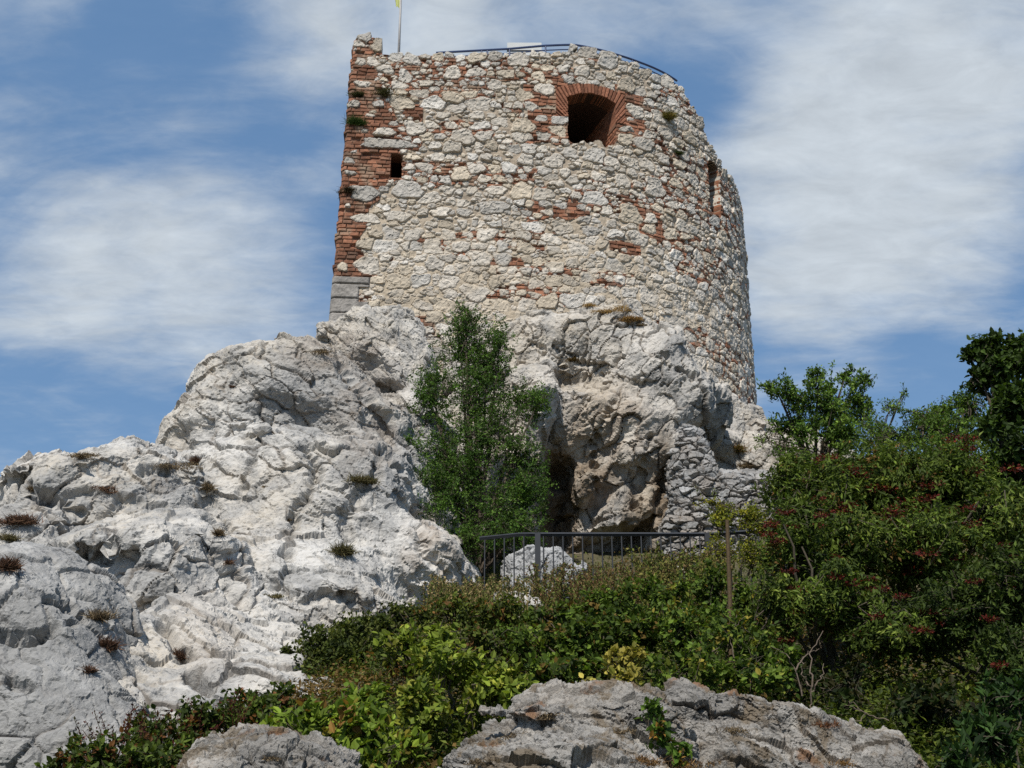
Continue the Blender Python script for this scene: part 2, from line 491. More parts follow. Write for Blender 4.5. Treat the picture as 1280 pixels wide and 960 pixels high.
def rock_material(name, base=(.50, .475, .435), warm=(.42, .375, .31), grey=(.19, .187, .18), ochre=(.30, .20, .11), lichen=None, greyness=.76, bump=.45, fine=1.0):
    m, n, l, b = material(name)
    g = n.new('ShaderNodeTexCoord').outputs['Object']
    at_ = n.new('ShaderNodeAttribute'); at_.attribute_name = 'Col'
    sp = n.new('ShaderNodeSeparateColor'); l.new(at_.outputs['Color'], sp.inputs[0])
    big = nz(n, l, g, .55, 5, .6, .3); mid = nz(n, l, g, 2.3, 7, .68, .4); fin = nz(n, l, g, 11 * fine, 8, .72, .2); fin2 = nz(n, l, g, 38 * fine, 5, .7)
    c = mix(n, l, ramp(n, l, big, .42, .62), base, warm)
    f_ = n.new('ShaderNodeMath'); f_.operation = 'ADD'; l.new(mid, f_.inputs[0])
    f2 = n.new('ShaderNodeMath'); f2.operation = 'MULTIPLY_ADD'; l.new(sp.outputs['Green'], f2.inputs[0]); f2.inputs[1].default_value = .34; f2.inputs[2].default_value = 0.0
    l.new(f2.outputs[0], f_.inputs[1])
    f3 = n.new('ShaderNodeMath'); f3.operation = 'MULTIPLY_ADD'; l.new(fin, f3.inputs[0]); f3.inputs[1].default_value = .5; l.new(f_.outputs[0], f3.inputs[2])
    t0 = 1.00 - .30 * greyness
    c = mix(n, l, ramp(n, l, f3.outputs[0], t0 - .08, t0 + .16, 0, .9), c, grey)
    c = mix(n, l, ramp(n, l, fin, .30, .70, .0, .38), c, tuple(min(1, x * 1.25) for x in base))
    c = mix(n, l, ramp(n, l, fin2, .36, .24, 0, .6), c, tuple(x * .55 for x in grey))
    o_ = n.new('ShaderNodeMath'); o_.operation = 'MULTIPLY'; l.new(ramp(n, l, mid, .35, .6), o_.inputs[0]); l.new(sp.outputs['Red'], o_.inputs[1])
    c = mix(n, l, o_.outputs[0], c, ochre)
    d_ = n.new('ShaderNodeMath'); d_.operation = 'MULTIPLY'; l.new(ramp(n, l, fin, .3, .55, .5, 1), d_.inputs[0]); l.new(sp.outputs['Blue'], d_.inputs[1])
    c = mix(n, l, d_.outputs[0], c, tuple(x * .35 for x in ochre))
    for sc_, w_, am_ in ((1.9, .012, .75), (5.2, .014, .55)):
        fz = nz(n, l, g, sc_, 4, .62, .9)
        ab = n.new('ShaderNodeMath'); ab.operation = 'ABSOLUTE'
        su = n.new('ShaderNodeMath'); su.operation = 'SUBTRACT'; l.new(fz, su.inputs[0]); su.inputs[1].default_value = .5; l.new(su.outputs[0], ab.inputs[0])
        ms_ = n.new('ShaderNodeMath'); ms_.operation = 'MULTIPLY'; l.new(ramp(n, l, ab.outputs[0], w_, w_ * .3, 0, am_), ms_.inputs[0]); l.new(ramp(n, l, mid, .42, .6), ms_.inputs[1])
        c = mix(n, l, ms_.outputs[0], c, tuple(x * .45 for x in grey))
    if lichen:
        li = nz(n, l, g, 3.1, 5, .6, .2)
        c = mix(n, l, ramp(n, l, li, .60, .66, 0, .85), c, lichen[0])
        li2 = nz(n, l, g, 4.3, 6, .66, .5)
        c = mix(n, l, ramp(n, l, li2, .51, .60, 0, .75), c, lichen[1])
    l.new(c, b.inputs['Base Color'])
    b.inputs['Roughness'].default_value = .92
    b.inputs['Specular IOR Level'].default_value = .2
    bp = n.new('ShaderNodeBump'); bp.inputs['Strength'].default_value = bump; bp.inputs['Distance'].default_value = .03
    ad = n.new('ShaderNodeMath'); ad.operation = 'MULTIPLY_ADD'; l.new(fin2, ad.inputs[0]); ad.inputs[1].default_value = .5; l.new(fin, ad.inputs[2])
    l.new(ad.outputs[0], bp.inputs['Height']); l.new(bp.outputs[0], b.inputs['Normal'])
    return m

def col_material(name, rough=.9, spec=.2, bump=0, bscale=40, var=.25, vscale=14, translucent=0.0, ttint=(1.25, 1.3, .65)):
    """base colour stored on the mesh (leaf, stone or brick colour), broken up by noise"""
    m, n, l, b = material(name)
    a = n.new('ShaderNodeAttribute'); a.attribute_name = 'Col'
    c = a.outputs['Color']
    g = n.new('ShaderNodeTexCoord').outputs['Object']
    if var:
        f = nz(n, l, g, vscale, 7, .7)
        c = mix(n, l, 1.0, c, ramp(n, l, f, .25, .75, 1 - var, 1 + var), 'MULTIPLY')
    l.new(c, b.inputs['Base Color'])
    b.inputs['Roughness'].default_value = rough; b.inputs['Specular IOR Level'].default_value = spec
    if bump:
        bp = n.new('ShaderNodeBump'); bp.inputs['Strength'].default_value = bump; bp.inputs['Distance'].default_value = .02
        l.new(nz(n, l, g, bscale, 6, .7), bp.inputs['Height']); l.new(bp.outputs[0], b.inputs['Normal'])
    if translucent:
        t = n.new('ShaderNodeBsdfTranslucent')
        l.new(mix(n, l, 1.0, c, ttint, 'MULTIPLY'), t.inputs['Color'])
        ms = n.new('ShaderNodeMixShader'); ms.inputs[0].default_value = translucent
        out = n['Material Output']
        l.new(b.outputs[0], ms.inputs[1]); l.new(t.outputs[0], ms.inputs[2]); l.new(ms.outputs[0], out.inputs['Surface'])
    return m

def plain(name, c, rough=.6, metal=0.0, var=.15):
    m, n, l, b = material(name)
    g = n.new('ShaderNodeTexCoord').outputs['Object']
    l.new(mix(n, l, 1.0, c, ramp(n, l, nz(n, l, g, 9, 5, .6), .25, .75, 1 - var, 1 + var), 'MULTIPLY'), b.inputs['Base Color'])
    b.inputs['Roughness'].default_value = rough; b.inputs['Metallic'].default_value = metal
    return m

M = dict(
    limestone=rock_material('limestone'),
    grey_limestone=rock_material('grey_limestone', base=(.41, .395, .37), warm=(.33, .31, .275), grey=(.18, .175, .165), greyness=1.1, bump=.6),
    cave_limestone=rock_material('cave_limestone', base=(.46, .425, .375), warm=(.38, .325, .25), greyness=.68),
    lichen_rock=rock_material('lichen_rock', base=(.46, .43, .385), warm=(.34, .30, .25), grey=(.10, .094, .085), greyness=1.1, bump=.7, fine=2.2,
                              lichen=((.20, .10, .045), (.15, .11, .065))),
    masonry=col_material('masonry', bump=.32, bscale=45, var=.28, vscale=22),
    wall_rubble=rock_material('wall_rubble', base=(.34, .335, .325), warm=(.30, .285, .26), greyness=.7),
    leaf=col_material('leaf', rough=.6, spec=.16, var=.0, translucent=.30),
    dry=col_material('dry_grass', rough=.9, spec=.1, var=.0, translucent=.2, ttint=(1, 1, 1)),
    bark=col_material('bark', rough=.95, spec=.1, var=.3, vscale=30, bump=.4),
    steel=plain('dark_painted_steel', (.026, .028, .032), .7),
    blue_steel=plain('blue_painted_steel', (.045, .065, .14), .4),
    white_board=plain('white_board', (.56, .56, .53), .6, var=.05),
    soil=rock_material('soil', base=(.10, .085, .05), warm=(.13, .11, .06), grey=(.05, .06, .025), bump=.8),
    pole=plain('grey_pole', (.33, .31, .29), .5),
    flag=plain('yellow_green_cloth', (.52, .55, .20), .8, var=.25),
    dark=plain('dark_earth', (.03, .025, .02), 1.0),
)
# ------------------------------------------------------------------ ground
def ground_z(x, y):
    x, y = np.asarray(x, float), np.asarray(y, float)
    z = np.interp(y, [-80, -6, 0, 4, 6, 9, 13, 15, 17, 19, 22, 40, 80, 140, 500], [-8, -.5, 0, .75, 1.25, 2.0, 3.0, 3.35, 4.0, 4.7, 5.2, 5.2, 2, -8, -60])
    rt = smooth01((x - 3.2) / 2.5)
    z = z + rt * np.interp(y, [0, 8, 12, 16, 19, 24, 60], [0, 0, .5, 1.2, 1.5, 1.0, -1])
    z = z - smooth01((-x - 1.0) / 2.4) * np.interp(y, [0, 5, 9, 12, 20, 60], [0, .45, .95, 1.3, 2.0, 2]) - np.clip(np.abs(x) - 14, 0, 400) * .25
    return z
def strip(lo, hi, fine, n):
    a = np.linspace(lo, hi, fine); o = np.geomspace(1, 420, n)
    return np.concatenate([lo - o[::-1], a, hi + o])
gx, gy = strip(-12, 14, 260, 22), strip(-2, 26, 280, 22)
GX, GY = np.meshgrid(gx, gy, indexing='ij')
GZ = ground_z(GX, GY)
P = np.stack([GX.ravel(), GY.ravel(), GX.ravel() * 0], -1)
GZ = GZ + (.10 * fbm(P, .9, 5, 4)).reshape(GZ.shape)
iv = np.arange(GX.size).reshape(GX.shape)
gq = np.stack([iv[:-1, :-1], iv[1:, :-1], iv[1:, 1:], iv[:-1, 1:]], -1).reshape(-1, 4)
tag(mk('ground', np.stack([GX, GY, GZ], -1), gq, mat=M['soil'], col=np.zeros((GX.size, 3)), smooth=True), kind='structure')

# ------------------------------------------------------------------ rock faces under the tower
def area(px, py, list_):
    r = np.zeros(len(px), F32)
    for (x, y, rx, ry, w) in list_:
        r = np.maximum(r, w * smooth01(1.4 - np.sqrt(((px - x) / rx) ** 2 + ((py - y) / ry) ** 2)))
    return r
def stain_white(P):
    px, py = proj(P); c = np.zeros((len(P), 3), F32)
    c[:, 1] = area(px, py, [(400, 490, 90, 60, .75), (470, 580, 60, 70, .7), (330, 480, 60, 40, .4), (60, 640, 70, 60, .5), (200, 620, 50, 30, .5), (190, 720, 70, 40, .4), (390, 730, 50, 20, .5), (240, 860, 60, 40, .3)])
    c[:, 0] = area(px, py, [(420, 440, 70, 30, .35), (460, 520, 50, 80, .3), (250, 790, 40, 60, .2), (540, 690, 40, 60, .4)])
    return c
def stain_and_shade_cave(P):
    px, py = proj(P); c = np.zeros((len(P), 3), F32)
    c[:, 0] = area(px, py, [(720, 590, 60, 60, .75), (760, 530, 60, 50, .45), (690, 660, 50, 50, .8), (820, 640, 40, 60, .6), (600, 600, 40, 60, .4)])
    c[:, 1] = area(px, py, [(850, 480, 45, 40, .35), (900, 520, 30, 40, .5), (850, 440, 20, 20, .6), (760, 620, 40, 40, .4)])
    c[:, 2] = area(px, py, [(695, 630, 25, 60, .9), (830, 600, 16, 80, .8), (745, 600, 25, 30, .5), (790, 650, 14, 40, .6), (715, 690, 50, 20, .7)])  # shade of the carved hollows painted in as dark brown
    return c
def stain_grey(P):
    px, py = proj(P); c = np.zeros((len(P), 3), F32)
    c[:, 1] = area(px, py, [(40, 790, 90, 50, .7), (60, 900, 60, 60, .3)])
    return c

ST = strata(.5, .2, .8, 1.7)
ST2 = strata(-.75, .1, .6, 1.5)
def R(name, *a, label, **k):
    return tag(rock(name, *a, **k), label, 'rock', 'limestone rock masses under the tower')

R('rock_outcrop', [
    B(352, 556, 17.3, 1.66, 1.8, 1.60, tilt=8), B(420, 568, 17.2, 1.15, 1.4, 1.25, tilt=25), B(360, 690, 15.9, 2.0, 1.9, 1.7), B(330, 790, 14.4, 2.0, 1.8, 1.15), B(280, 572, 17, .66, 1.2, 1.0),
    B(480, 650, 16.6, .95, 1.1, 1.5), B(525, 640, 17.2, .6, .9, 1.5), B(500, 730, 15.2, .85, 1, .75), B(420, 745, 14.6, .8, .8, .5, e=3), B(395, 815, 13.4, 1.0, 1.0, .52), B(330, 850, 12.9, .7, .9, .5),
    B(450, 612, 16.0, .55, .5, .42, sg=-1, tilt=30), B(552, 700, 15.9, .33, .5, .6),
    ell(-2.6, 20, 5.2, 2.6, 2, 2.6)], M['limestone'], h=.10, seed=3, aniso=ST, stain=stain_white, zmin=1.0, big=(1.15, .24),
    cracks=[([(222, 545), (240, 585), (262, 640), (272, 680), (288, 720), (305, 750)], .24, .20), ([(175, 590), (225, 584), (248, 612), (262, 640)], .13, .13), ([(130, 655), (150, 620), (215, 640)], .11, .11), ([(20, 610), (70, 625), (120, 612)], .12, .12), ([(90, 690), (102, 740), (98, 775)], .11, .12), ([(410, 430), (440, 470), (480, 530), (500, 600)], .18, .17), ([(480, 560), (470, 600), (430, 640), (440, 700)], .12, .13), ([(380, 560), (400, 590), (370, 640), (360, 700)], .10, .14),
            ([(340, 735), (380, 750), (430, 745)], .11, .12), ([(320, 740), (330, 790), (360, 830)], .08, .12), ([(520, 640), (530, 690), (560, 720)], .12, .13), ([(300, 620), (320, 560), (290, 520)], .08, .1)],
    label='big white domed crag left of the leafy acacia below the tower corner')
R('rock_outcrop', [
    B(148, 674, 14.6, 1.32, 1.6, 1.12, tilt=-6), B(75, 680, 14.6, .95, 1.3, .82), B(2, 735, 13.4, .95, 1.3, .76), B(228, 668, 15.6, .6, 1.2, .95), B(170, 620, 15.2, .70, 1.0, .55),
    B(190, 760, 13.1, 1.25, 1.5, 1.0, tilt=20), B(120, 735, 13.0, .8, 1.1, .6), B(215, 690, 13.2, .55, .6, .5), B(280, 830, 12.6, .8, 1.2, .8)],
    M['limestone'], h=.09, seed=8, aniso=ST2, stain=stain_white, zmin=.8, big=(.95, .2),
    cracks=[([(222, 545), (240, 585), (262, 640), (272, 680), (288, 720), (305, 750)], .24, .20), ([(175, 590), (225, 584), (248, 612), (262, 640)], .13, .13), ([(130, 655), (150, 620), (215, 640)], .11, .11), ([(20, 610), (70, 625), (120, 612)], .12, .12), ([(90, 690), (102, 740), (98, 775)], .11, .12), ([(15, 600), (60, 620), (100, 640)], .1, .15), ([(60, 680), (130, 700), (145, 660)], .1, .16),
            ([(95, 700), (100, 760)], .08, .16), ([(250, 800), (200, 760), (140, 770)], .1, .15)],
    label='white jagged crag at the left edge sloping down towards a grey slab')
R('rock_outcrop', [
    B(230, 900, 9.9, .8, .8, .5), B(330, 880, 10.2, .7, .8, .4), B(150, 940, 9.6, .6, .7, .5), B(180, 850, 11.3, .95, 1.0, .66, tilt=10), B(250, 870, 11.2, .75, .9, .5), B(150, 905, 10.6, .65, .8, .55), B(330, 845, 12.0, .85, 1.0, .5), B(220, 800, 12.1, .5, .6, .3)],
    M['limestone'], h=.075, seed=12, aniso=ST, stain=stain_white, zmin=.8, big=(.85, .14),
    cracks=[([(205, 770), (225, 810), (245, 850), (262, 872)], .10, .22), ([(150, 830), (180, 850), (205, 868)], .07, .12)],
    label='rounded white rock hump low down beside the grey slab, above the dark red herbs')
R('rock_outcrop', [
    B(20, 830, 9.6, .85, 1.0, .78), B(70, 900, 9.3, .55, .8, .7), B(-10, 760, 10.2, .75, .9, .58), B(60, 780, 10.2, .5, .7, .42), B(90, 960, 8.9, .5, .7, .5), B(120, 985, 8.8, .5, .7, .4), B(20, 960, 8.8, .7, .7, .6), B(-60, 900, 9.0, .6, .7, .6)],
    M['grey_limestone'], h=.07, seed=17, stain=stain_grey, zmin=.6, big=(1.1, .13), levels=((.5, .05), (.16, .02), (.06, .009)), rough=.010,
    cracks=[([(0, 790), (40, 800), (70, 785)], .09, .16), ([(10, 850), (40, 860)], .05, .1), ([(75, 740), (110, 770), (80, 780)], .05, .1)],
    label='smooth grey rock slab in the bottom left corner')
R('rock_outcrop', [
    B(470, 455, 19.9, .98, 1.1, 1.0, tilt=12), B(510, 480, 19.5, .55, .8, .85), B(430, 440, 20.2, .42, .7, .55), B(500, 545, 18.8, .6, .8, .75), B(485, 510, 19.3, .6, .7, .6),
    B(488, 487, 18.7, .18, .3, .12, sg=-1)],
    M['limestone'], h=.075, seed=21, aniso=strata(.7, 0, .5, 1.8), stain=stain_white, zmin=2, big=(.8, .17),
    cracks=[([(470, 480), (500, 500), (510, 540), (500, 575)], .1, .1)],
    label='pointed white rock knob right under the left corner of the tower')
R('rock_outcrop', [
    B(690, 450, 20.3, 1.15, 1.2, .98, tilt=-10), B(760, 450, 20.0, 1.2, 1.3, .98, tilt=12), B(810, 475, 19.5, .95, 1.1, .8, tilt=18), B(845, 500, 19.3, .62, .9, .72), B(620, 470, 20.4, .9, 1.0, .85), B(880, 520, 20.3, .45, .8, .6),
    B(640, 560, 19.5, .75, 1.0, 1.1), B(720, 540, 19.4, .85, 1.0, .95), B(790, 550, 19.1, .7, 1.0, .75), B(595, 540, 19.6, .6, .9, 1.2), B(660, 500, 19.7, .75, 1.0, .6), B(600, 480, 20.0, .6, .9, .6),
    B(640, 640, 18.9, .6, .8, 1.0), B(735, 640, 19.0, .42, .7, 1.3), B(770, 660, 18.9, .3, .6, 1.2), B(815, 650, 18.9, .42, .6, 1.0, tilt=-18), B(690, 690, 19.6, 1.6, .7, 1.3), B(850, 660, 19.0, .4, .6, 1.0),
    B(668, 560, 18.25, .13, .3, .75, tilt=-8),
    B(697, 640, 18.2, .27, .9, 1.05, sg=-1), B(752, 618, 18.2, .2, .5, .42, sg=-1, tilt=-40), B(828, 610, 18.1, .13, .8, 1.0, tilt=-26, sg=-1), B(793, 680, 18.2, .2, .8, .45, sg=-1), B(715, 678, 17.9, .5, .7, .17, sg=-1), B(745, 690, 18.0, .28, .7, .3, sg=-1),
    B(545, 455, 19.6, .13, .9, .26, sg=-1), B(848, 432, 19.1, .2, .35, .18, sg=-1),
    ell(.6, 26.0, 5.6, 6.0, 5.0, 3.55, e=4)], M['cave_limestone'], h=.10, seed=33, aniso=strata(.6, .1, -.5, 1.5), stain=stain_and_shade_cave, zmin=3.0, big=(1.0, .2), kk=.22,
    levels=((.5, .085), (.18, .032), (.08, .012)),
    cracks=[([(690, 430), (720, 450), (760, 470), (800, 480)], .07, .14), ([(830, 440), (840, 460), (870, 470)], .07, .15), ([(800, 480), (850, 480), (880, 470)], .05, .08),
            ([(650, 415), (700, 455), (720, 500)], .06, .1), ([(765, 500), (740, 560), (745, 620)], .08, .14), ([(815, 545), (800, 600), (790, 640)], .08, .15)],
    label='overhanging white rock with dark brown hollows behind the fence, carrying the tower')
R('rock_outcrop', [B(915, 535, 22.5, .62, .7, .4, tilt=15), B(945, 560, 22.5, .6, .6, .35), B(900, 560, 21.5, .4, .5, .3), B(985, 575, 22, .5, .6, .3), B(1040, 575, 22, .6, .5, .3), ell(5.6, 23, 6.2, 1.6, 2, 1.5)],
  M['cave_limestone'], h=.07, seed=41, zmin=3, big=(.6, .14), label='low sunlit rock ledge at the right foot of the round tower wall')
R('rock_outcrop', [B(688, 722, 15.3, .42, .4, .30, tilt=42, e=6), B(655, 715, 15.5, .25, .4, .30, tilt=20, e=5)], M['wall_rubble'], h=.05, seed=44, sub=2, big=(.5, .1), levels=((.22, .04), (.09, .02), (.04, .01)),
  label='pale leaning rock slab right behind the iron fence post')
dw = rock('dry_stone_wall', [B(868, 640, 18.3, .42, .5, 1.15, tilt=6), B(900, 650, 18.4, .55, .5, .85), B(935, 640, 18.8, .7, .6, .65, tilt=25), B(855, 680, 18.2, .4, .45, .55), B(860, 572, 18.6, .26, .4, .42), B(975, 640, 19.2, .5, .6, .5)], M['wall_rubble'], h=.06, seed=47, sub=2,
          big=(.8, .08), levels=((.12, .022), (.05, .009)), cobble=(.25, .10, strata(0, 0, 1, 2.0)), zmin=3)
tag(dw, 'grey dry stone wall of loosely piled rocks behind the right half of the fence', 'stone wall')

for px, py, y, w, h_, lb in ((637, 750, 12.6, .20, .09, 'small white stone lying in the herbs below the fence'), (664, 756, 12.5, .13, .07, 'smaller white stone right of another one below the fence post'), (846, 724, 12.8, .12, .13, 'white stone among the herbs in front of the dry stone wall')):
    tag(rock('stone', [B(px, py, y, w, w * .8, h_), B(px + 8, py + 3, y, w * .6, w * .6, h_ * .8), ell(at(px, py, y)[0], y + .05, float(ground_z(at(px, py, y)[0], y)) + .08, w * .9, w * .8, .2)], M['limestone'], h=.03, seed=int(px), sub=1, big=(.2, .03), levels=((.1, .015), (.04, .006)), rough=.004, kk=.05), lb, 'stone')

# the two lichened boulders in front
def R2(name, blobs, label, **k):
    return tag(rock(name, blobs, M['lichen_rock'], **k), label, 'boulder', 'lichened boulders in front')
LV = ((.24, .045), (.09, .02), (.036, .010), (.015, .004))
R2('boulder', [B(745, 997, 5.6, .52, .6, .47, tilt=6), B(650, 985, 5.3, .38, .6, .33, tilt=-12), B(605, 1005, 5.2, .24, .5, .3), B(780, 913, 5.9, .22, .35, .16, tilt=20), B(690, 940, 5.8, .2, .3, .2), B(730, 985, 4.9, .45, .4, .22)],
   'wide grey and white lichened boulder at the bottom centre', h=.04, seed=51, big=(.55, .10), levels=LV, rough=.012, zmin=.3, kk=.12, sub=3, aniso=strata(.3, .2, .9, 1.6))
R2('boulder', [B(930, 1010, 5.9, .55, .6, .52, tilt=10), B(1030, 1010, 5.9, .40, .6, .40, tilt=15), B(880, 972, 6.0, .3, .4, .38), B(845, 955, 6.1, .18, .3, .28, tilt=20), B(1095, 985, 5.6, .20, .3, .20), B(1110, 950, 5.7, .13, .15, .07)],
   'lichened boulder with brown moss patches at the bottom right of centre', h=.04, seed=55, big=(.55, .10), levels=LV, rough=.012, zmin=.3, kk=.12, sub=3, aniso=strata(.4, .2, .8, 1.6))
R2('boulder', [B(315, 985, 4.4, .26, .35, .19), B(270, 985, 4.3, .16, .3, .13), B(390, 1000, 4.4, .2, .3, .17)],
   'small white boulder with orange lichen cut by the bottom edge at the left', h=.03, seed=58, big=(.3, .06), levels=((.12, .03), (.05, .016), (.022, .008)), rough=.012, zmin=.3, kk=.1, sub=3)

# ------------------------------------------------------------------ the tower
TC = np.array((.60, 26.9)); TR = 5.6
PHI = math.radians(5.1)
TA = np.array((-3.63, 20.9))
TU = np.array((math.cos(PHI), math.sin(PHI)))
TT = TC + TR * np.array((math.sin(PHI), -math.cos(PHI)))
TL = float(np.dot(TT - TA, TU))
TTOP = 16.65
def wall_pt(s, z, h):
    """point on the tower wall: s metres along the foot line from the left corner, height z, h proud of the face"""
    s, z, h = np.broadcast_arrays(np.asarray(s, F32), np.asarray(z, F32), np.asarray(h, F32))
    fl = s < TL
    th = -math.pi / 2 + PHI + (s - TL) / TR
    nx = np.where(fl, math.sin(PHI), np.cos(th)); ny = np.where(fl, -math.cos(PHI), np.sin(th))
    x = np.where(fl, TA[0] + TU[0] * s, TC[0] + TR * np.cos(th)); y = np.where(fl, TA[1] + TU[1] * s, TC[1] + TR * np.sin(th))
    bat = -.027 * (TTOP - z) * smooth01((3.2 - s) / 3.2)
    # round the left corner a little
    rc = np.clip((.10 - s) / .10, 0, 1); back = .09 * rc * rc
    return np.stack([x + nx * h + TU[0] * bat, y + ny * h + TU[1] * bat + back, z], -1)
def on_wall(px, py, inset=0.0):
    """photo pixel -> (s, z) on the tower wall (or on a line set inside it)"""
    d = pix_dir(px, py); ux, uy = d[0], d[1]
    r = TR - inset
    a = ux * ux + uy * uy; b = -2 * (ux * TC[0] + uy * TC[1]); c = TC @ TC - r * r
    A = TA + inset * np.array((-math.sin(PHI), math.cos(PHI)))
    # flat part
    den = ux * TU[1] - uy * TU[0]
    t = (A[0] * TU[1] - A[1] * TU[0]) / den
    p = np.array((ux, uy)) * t
    s = float(np.dot(p - A, TU))
    if s > TL:
        disc = max(0.0, b * b - 4 * a * c)
        t = (-b - math.sqrt(disc)) / (2 * a)
        p = np.array((ux, uy)) * t
        th = math.atan2(p[1] - TC[1], p[0] - TC[0]) + math.pi / 2 - PHI
        s = TL + th * TR
    return s, EYE[2] + d[2] * t
def SZ(*pp): return np.array([on_wall(*p) for p in pp])

DS = .0165
S0, S1, Z0, Z1 = 0.0, TL + math.radians(92) * TR, 7.0, 17.5
ss = np.arange(S0, S1, DS); zs = np.arange(Z0, Z1, DS)
NS, NZ = len(ss), len(zs)
Sg, Zg = np.meshgrid(ss, zs, indexing='ij')
P3 = np.stack([Sg.ravel(), Zg.ravel(), np.zeros(Sg.size)], -1).astype(F32)
nA = fbm(P3, 1.0, 11, 4).reshape(NS, NZ)
nB = fbm(P3 * np.array((.55, 2.0, 1), F32), .9, 21, 3).reshape(NS, NZ)
nF = fbm(P3, 14, 31, 3, .6).reshape(NS, NZ)
nM = fbm(P3, 4.5, 41, 3).reshape(NS, NZ)
top = SZ((440, 46), (475, 44), (479, 66), (560, 68), (640, 67), (700, 64), (722, 62), (760, 70), (800, 84), (830, 98), (850, 108), (862, 128), (878, 150), (886, 178), (896, 194), (905, 213), (916, 224), (923, 242))
zt = np.interp(ss, top[:, 0], top[:, 1])
# opening, slit, niche: (centre s, half width, z of sill, z of spring, rise)
def box_of(x0, x1, y0, y1):
    a = SZ((x0, y1), (x1, y1), ((x0 + x1) / 2, y0)); return (a[0, 0] + a[1, 0]) / 2, (a[1, 0] - a[0, 0]) / 2, (a[0, 1] + a[1, 1]) / 2, a[2, 1]
w1s, w1h, w1z, w1t = box_of(710, 771, 117, 183)
w2s, w2h, w2z, w2t = box_of(491.5, 505, 192, 222)
w3s, w3h, w3z, w3t = box_of(889, 902, 205, 268)
def opening(s0, hw, zb, ztp, rise, grow=0.0):
    x = (Sg - s0) / (hw + grow)
    return (np.abs(x) < 1) & (Zg > zb - grow * .3) & (Zg < ztp + grow - rise * x * x)
hole1 = opening(w1s, w1h, w1z, w1t, .17) & (Zg > w1z + .05 + .16 * nM + .05 * np.sin(Sg * 17)) & (np.abs(Sg - w1s) < w1h * (1 - .03 + .05 * nM)); hole2 = opening(w2s, w2h, w2z, w2t, 0.0); hole3 = opening(w3s, w3h, w3z, w3t, .1)
ring1 = opening(w1s, w1h, w1z + .75, w1t, .17, .25) & ~hole1
# where brick shows between the stones
xb = SZ(*[(x, y) for x, y in ((468, 45), (470, 75), (474, 100), (492, 130), (503, 160), (508, 185), (500, 215), (482, 240), (470, 262), (458, 300), (463, 330), (468, 346))])
edge = np.interp(-zs, -xb[:, 1], xb[:, 0])
leftz = (Sg < edge[None, :] + .14 * nM + .10 * nA) & (Zg > xb[-1, 1])
br = np.zeros((NS, NZ), bool) | leftz
def patch(x0, x1, y0, y1, j=.10):
    global br
    c = SZ((x0, y0), (x1, y0), (x0, y1), (x1, y1)); s0, s1 = c[:, 0].min(), c[:, 0].max(); z0, z1 = c[:, 1].min(), c[:, 1].max()
    br |= (Sg > s0 + j * nA) & (Sg < s1 + j * nA) & (Zg > z0 + j * nM * .6) & (Zg < z1 + j * nM * .6)
for p in ((655, 712, 108, 130), (660, 712, 138, 178), (770, 800, 112, 175), (690, 712, 95, 110), (610, 655, 322, 331), (692, 735, 258, 272),
          (800, 830, 265, 300), (508, 545, 395, 418), (760, 800, 305, 315), (575, 600, 72, 78), (716, 722, 240, 256)): patch(*p)
for p in ((768, 806, 150, 176), (660, 690, 118, 128), (505, 530, 130, 150), (508, 530, 178, 188), (655, 690, 168, 176)): patch(*p)
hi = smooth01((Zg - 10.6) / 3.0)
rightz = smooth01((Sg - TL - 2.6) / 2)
gap = (nB + .25 * nM > .27 - .22 * hi - .20 * rightz) & ~br
quo = SZ((412, 345), (466, 345), (440, 404))
quoin = (Sg < (.68 + .10 * np.sign(np.sin(Zg * 9.5)))) & (Zg < quo[0, 1]) & (Zg > 8.4)
keepout = hole1 | hole2 | hole3 | ring1 | quoin
leftkeep = leftz

def rnd(h, s): return h01(np.asarray(h).astype(np.uint32), np.zeros_like(np.asarray(h), np.uint32), np.zeros_like(np.asarray(h), np.uint32), s)
# mortar
H = (-.010 - .02 * hi + .012 * nF + .014 * nM).astype(F32)
C = np.empty((NS, NZ, 3), F32)
C[:] = np.array((.455, .375, .275)); C *= (1 + .25 * nA + .2 * nF)[..., None]
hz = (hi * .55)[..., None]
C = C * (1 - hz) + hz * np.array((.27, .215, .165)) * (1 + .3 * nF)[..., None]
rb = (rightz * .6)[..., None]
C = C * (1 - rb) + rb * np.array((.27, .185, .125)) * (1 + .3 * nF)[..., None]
# bricks
BH, BL = .092, .205
wz = Zg + .012 * nM + .02 * nA
row = np.floor(wz / BH).astype(np.int64)
off = rnd(row % 100000, 3) * BL
colm = np.floor((Sg + off + .01 * nM) / BL).astype(np.int64)
fr = wz / BH - row; fs = (Sg + off + .01 * nM) / BL - colm
bid = (row * 7919 + colm * 104729 + 500000) % 1000003
ed = np.minimum(np.minimum(fr, 1 - fr) * BH, np.minimum(fs, 1 - fs) * BL)
r1, r2, r3 = rnd(bid, 5), rnd(bid, 6), rnd(bid, 8)
gone = r3 < .09
br0 = br; br = br | gap
bh = np.where(gone, -.06, (r1 - .5) * .035) * smooth01(ed / .018) - .035 * (1 - smooth01(ed / .012)) + .007 * nF
bc = np.array((.265, .118, .068))[None, None] * (0.5 + .95 * r2)[..., None] * (1 + .25 * nF)[..., None]
bc = np.where((r1 > .86)[..., None], bc * .5 + np.array((.20, .13, .09)) * .5, bc)
mj = (ed < .008)[..., None]
bc = np.where(mj, np.array((.20, .12, .08)), bc)
smear = smooth01(fbm(P3 + 31, 3.2, 95, 4).reshape(NS, NZ) * 2.6 - .35)[..., None] * .6
bc = bc * (1 - smear) + smear * np.array((.36, .27, .19)) * (1 + .2 * nF)[..., None]
grime = smooth01(nA * 2.2 - .25)[..., None] * .45
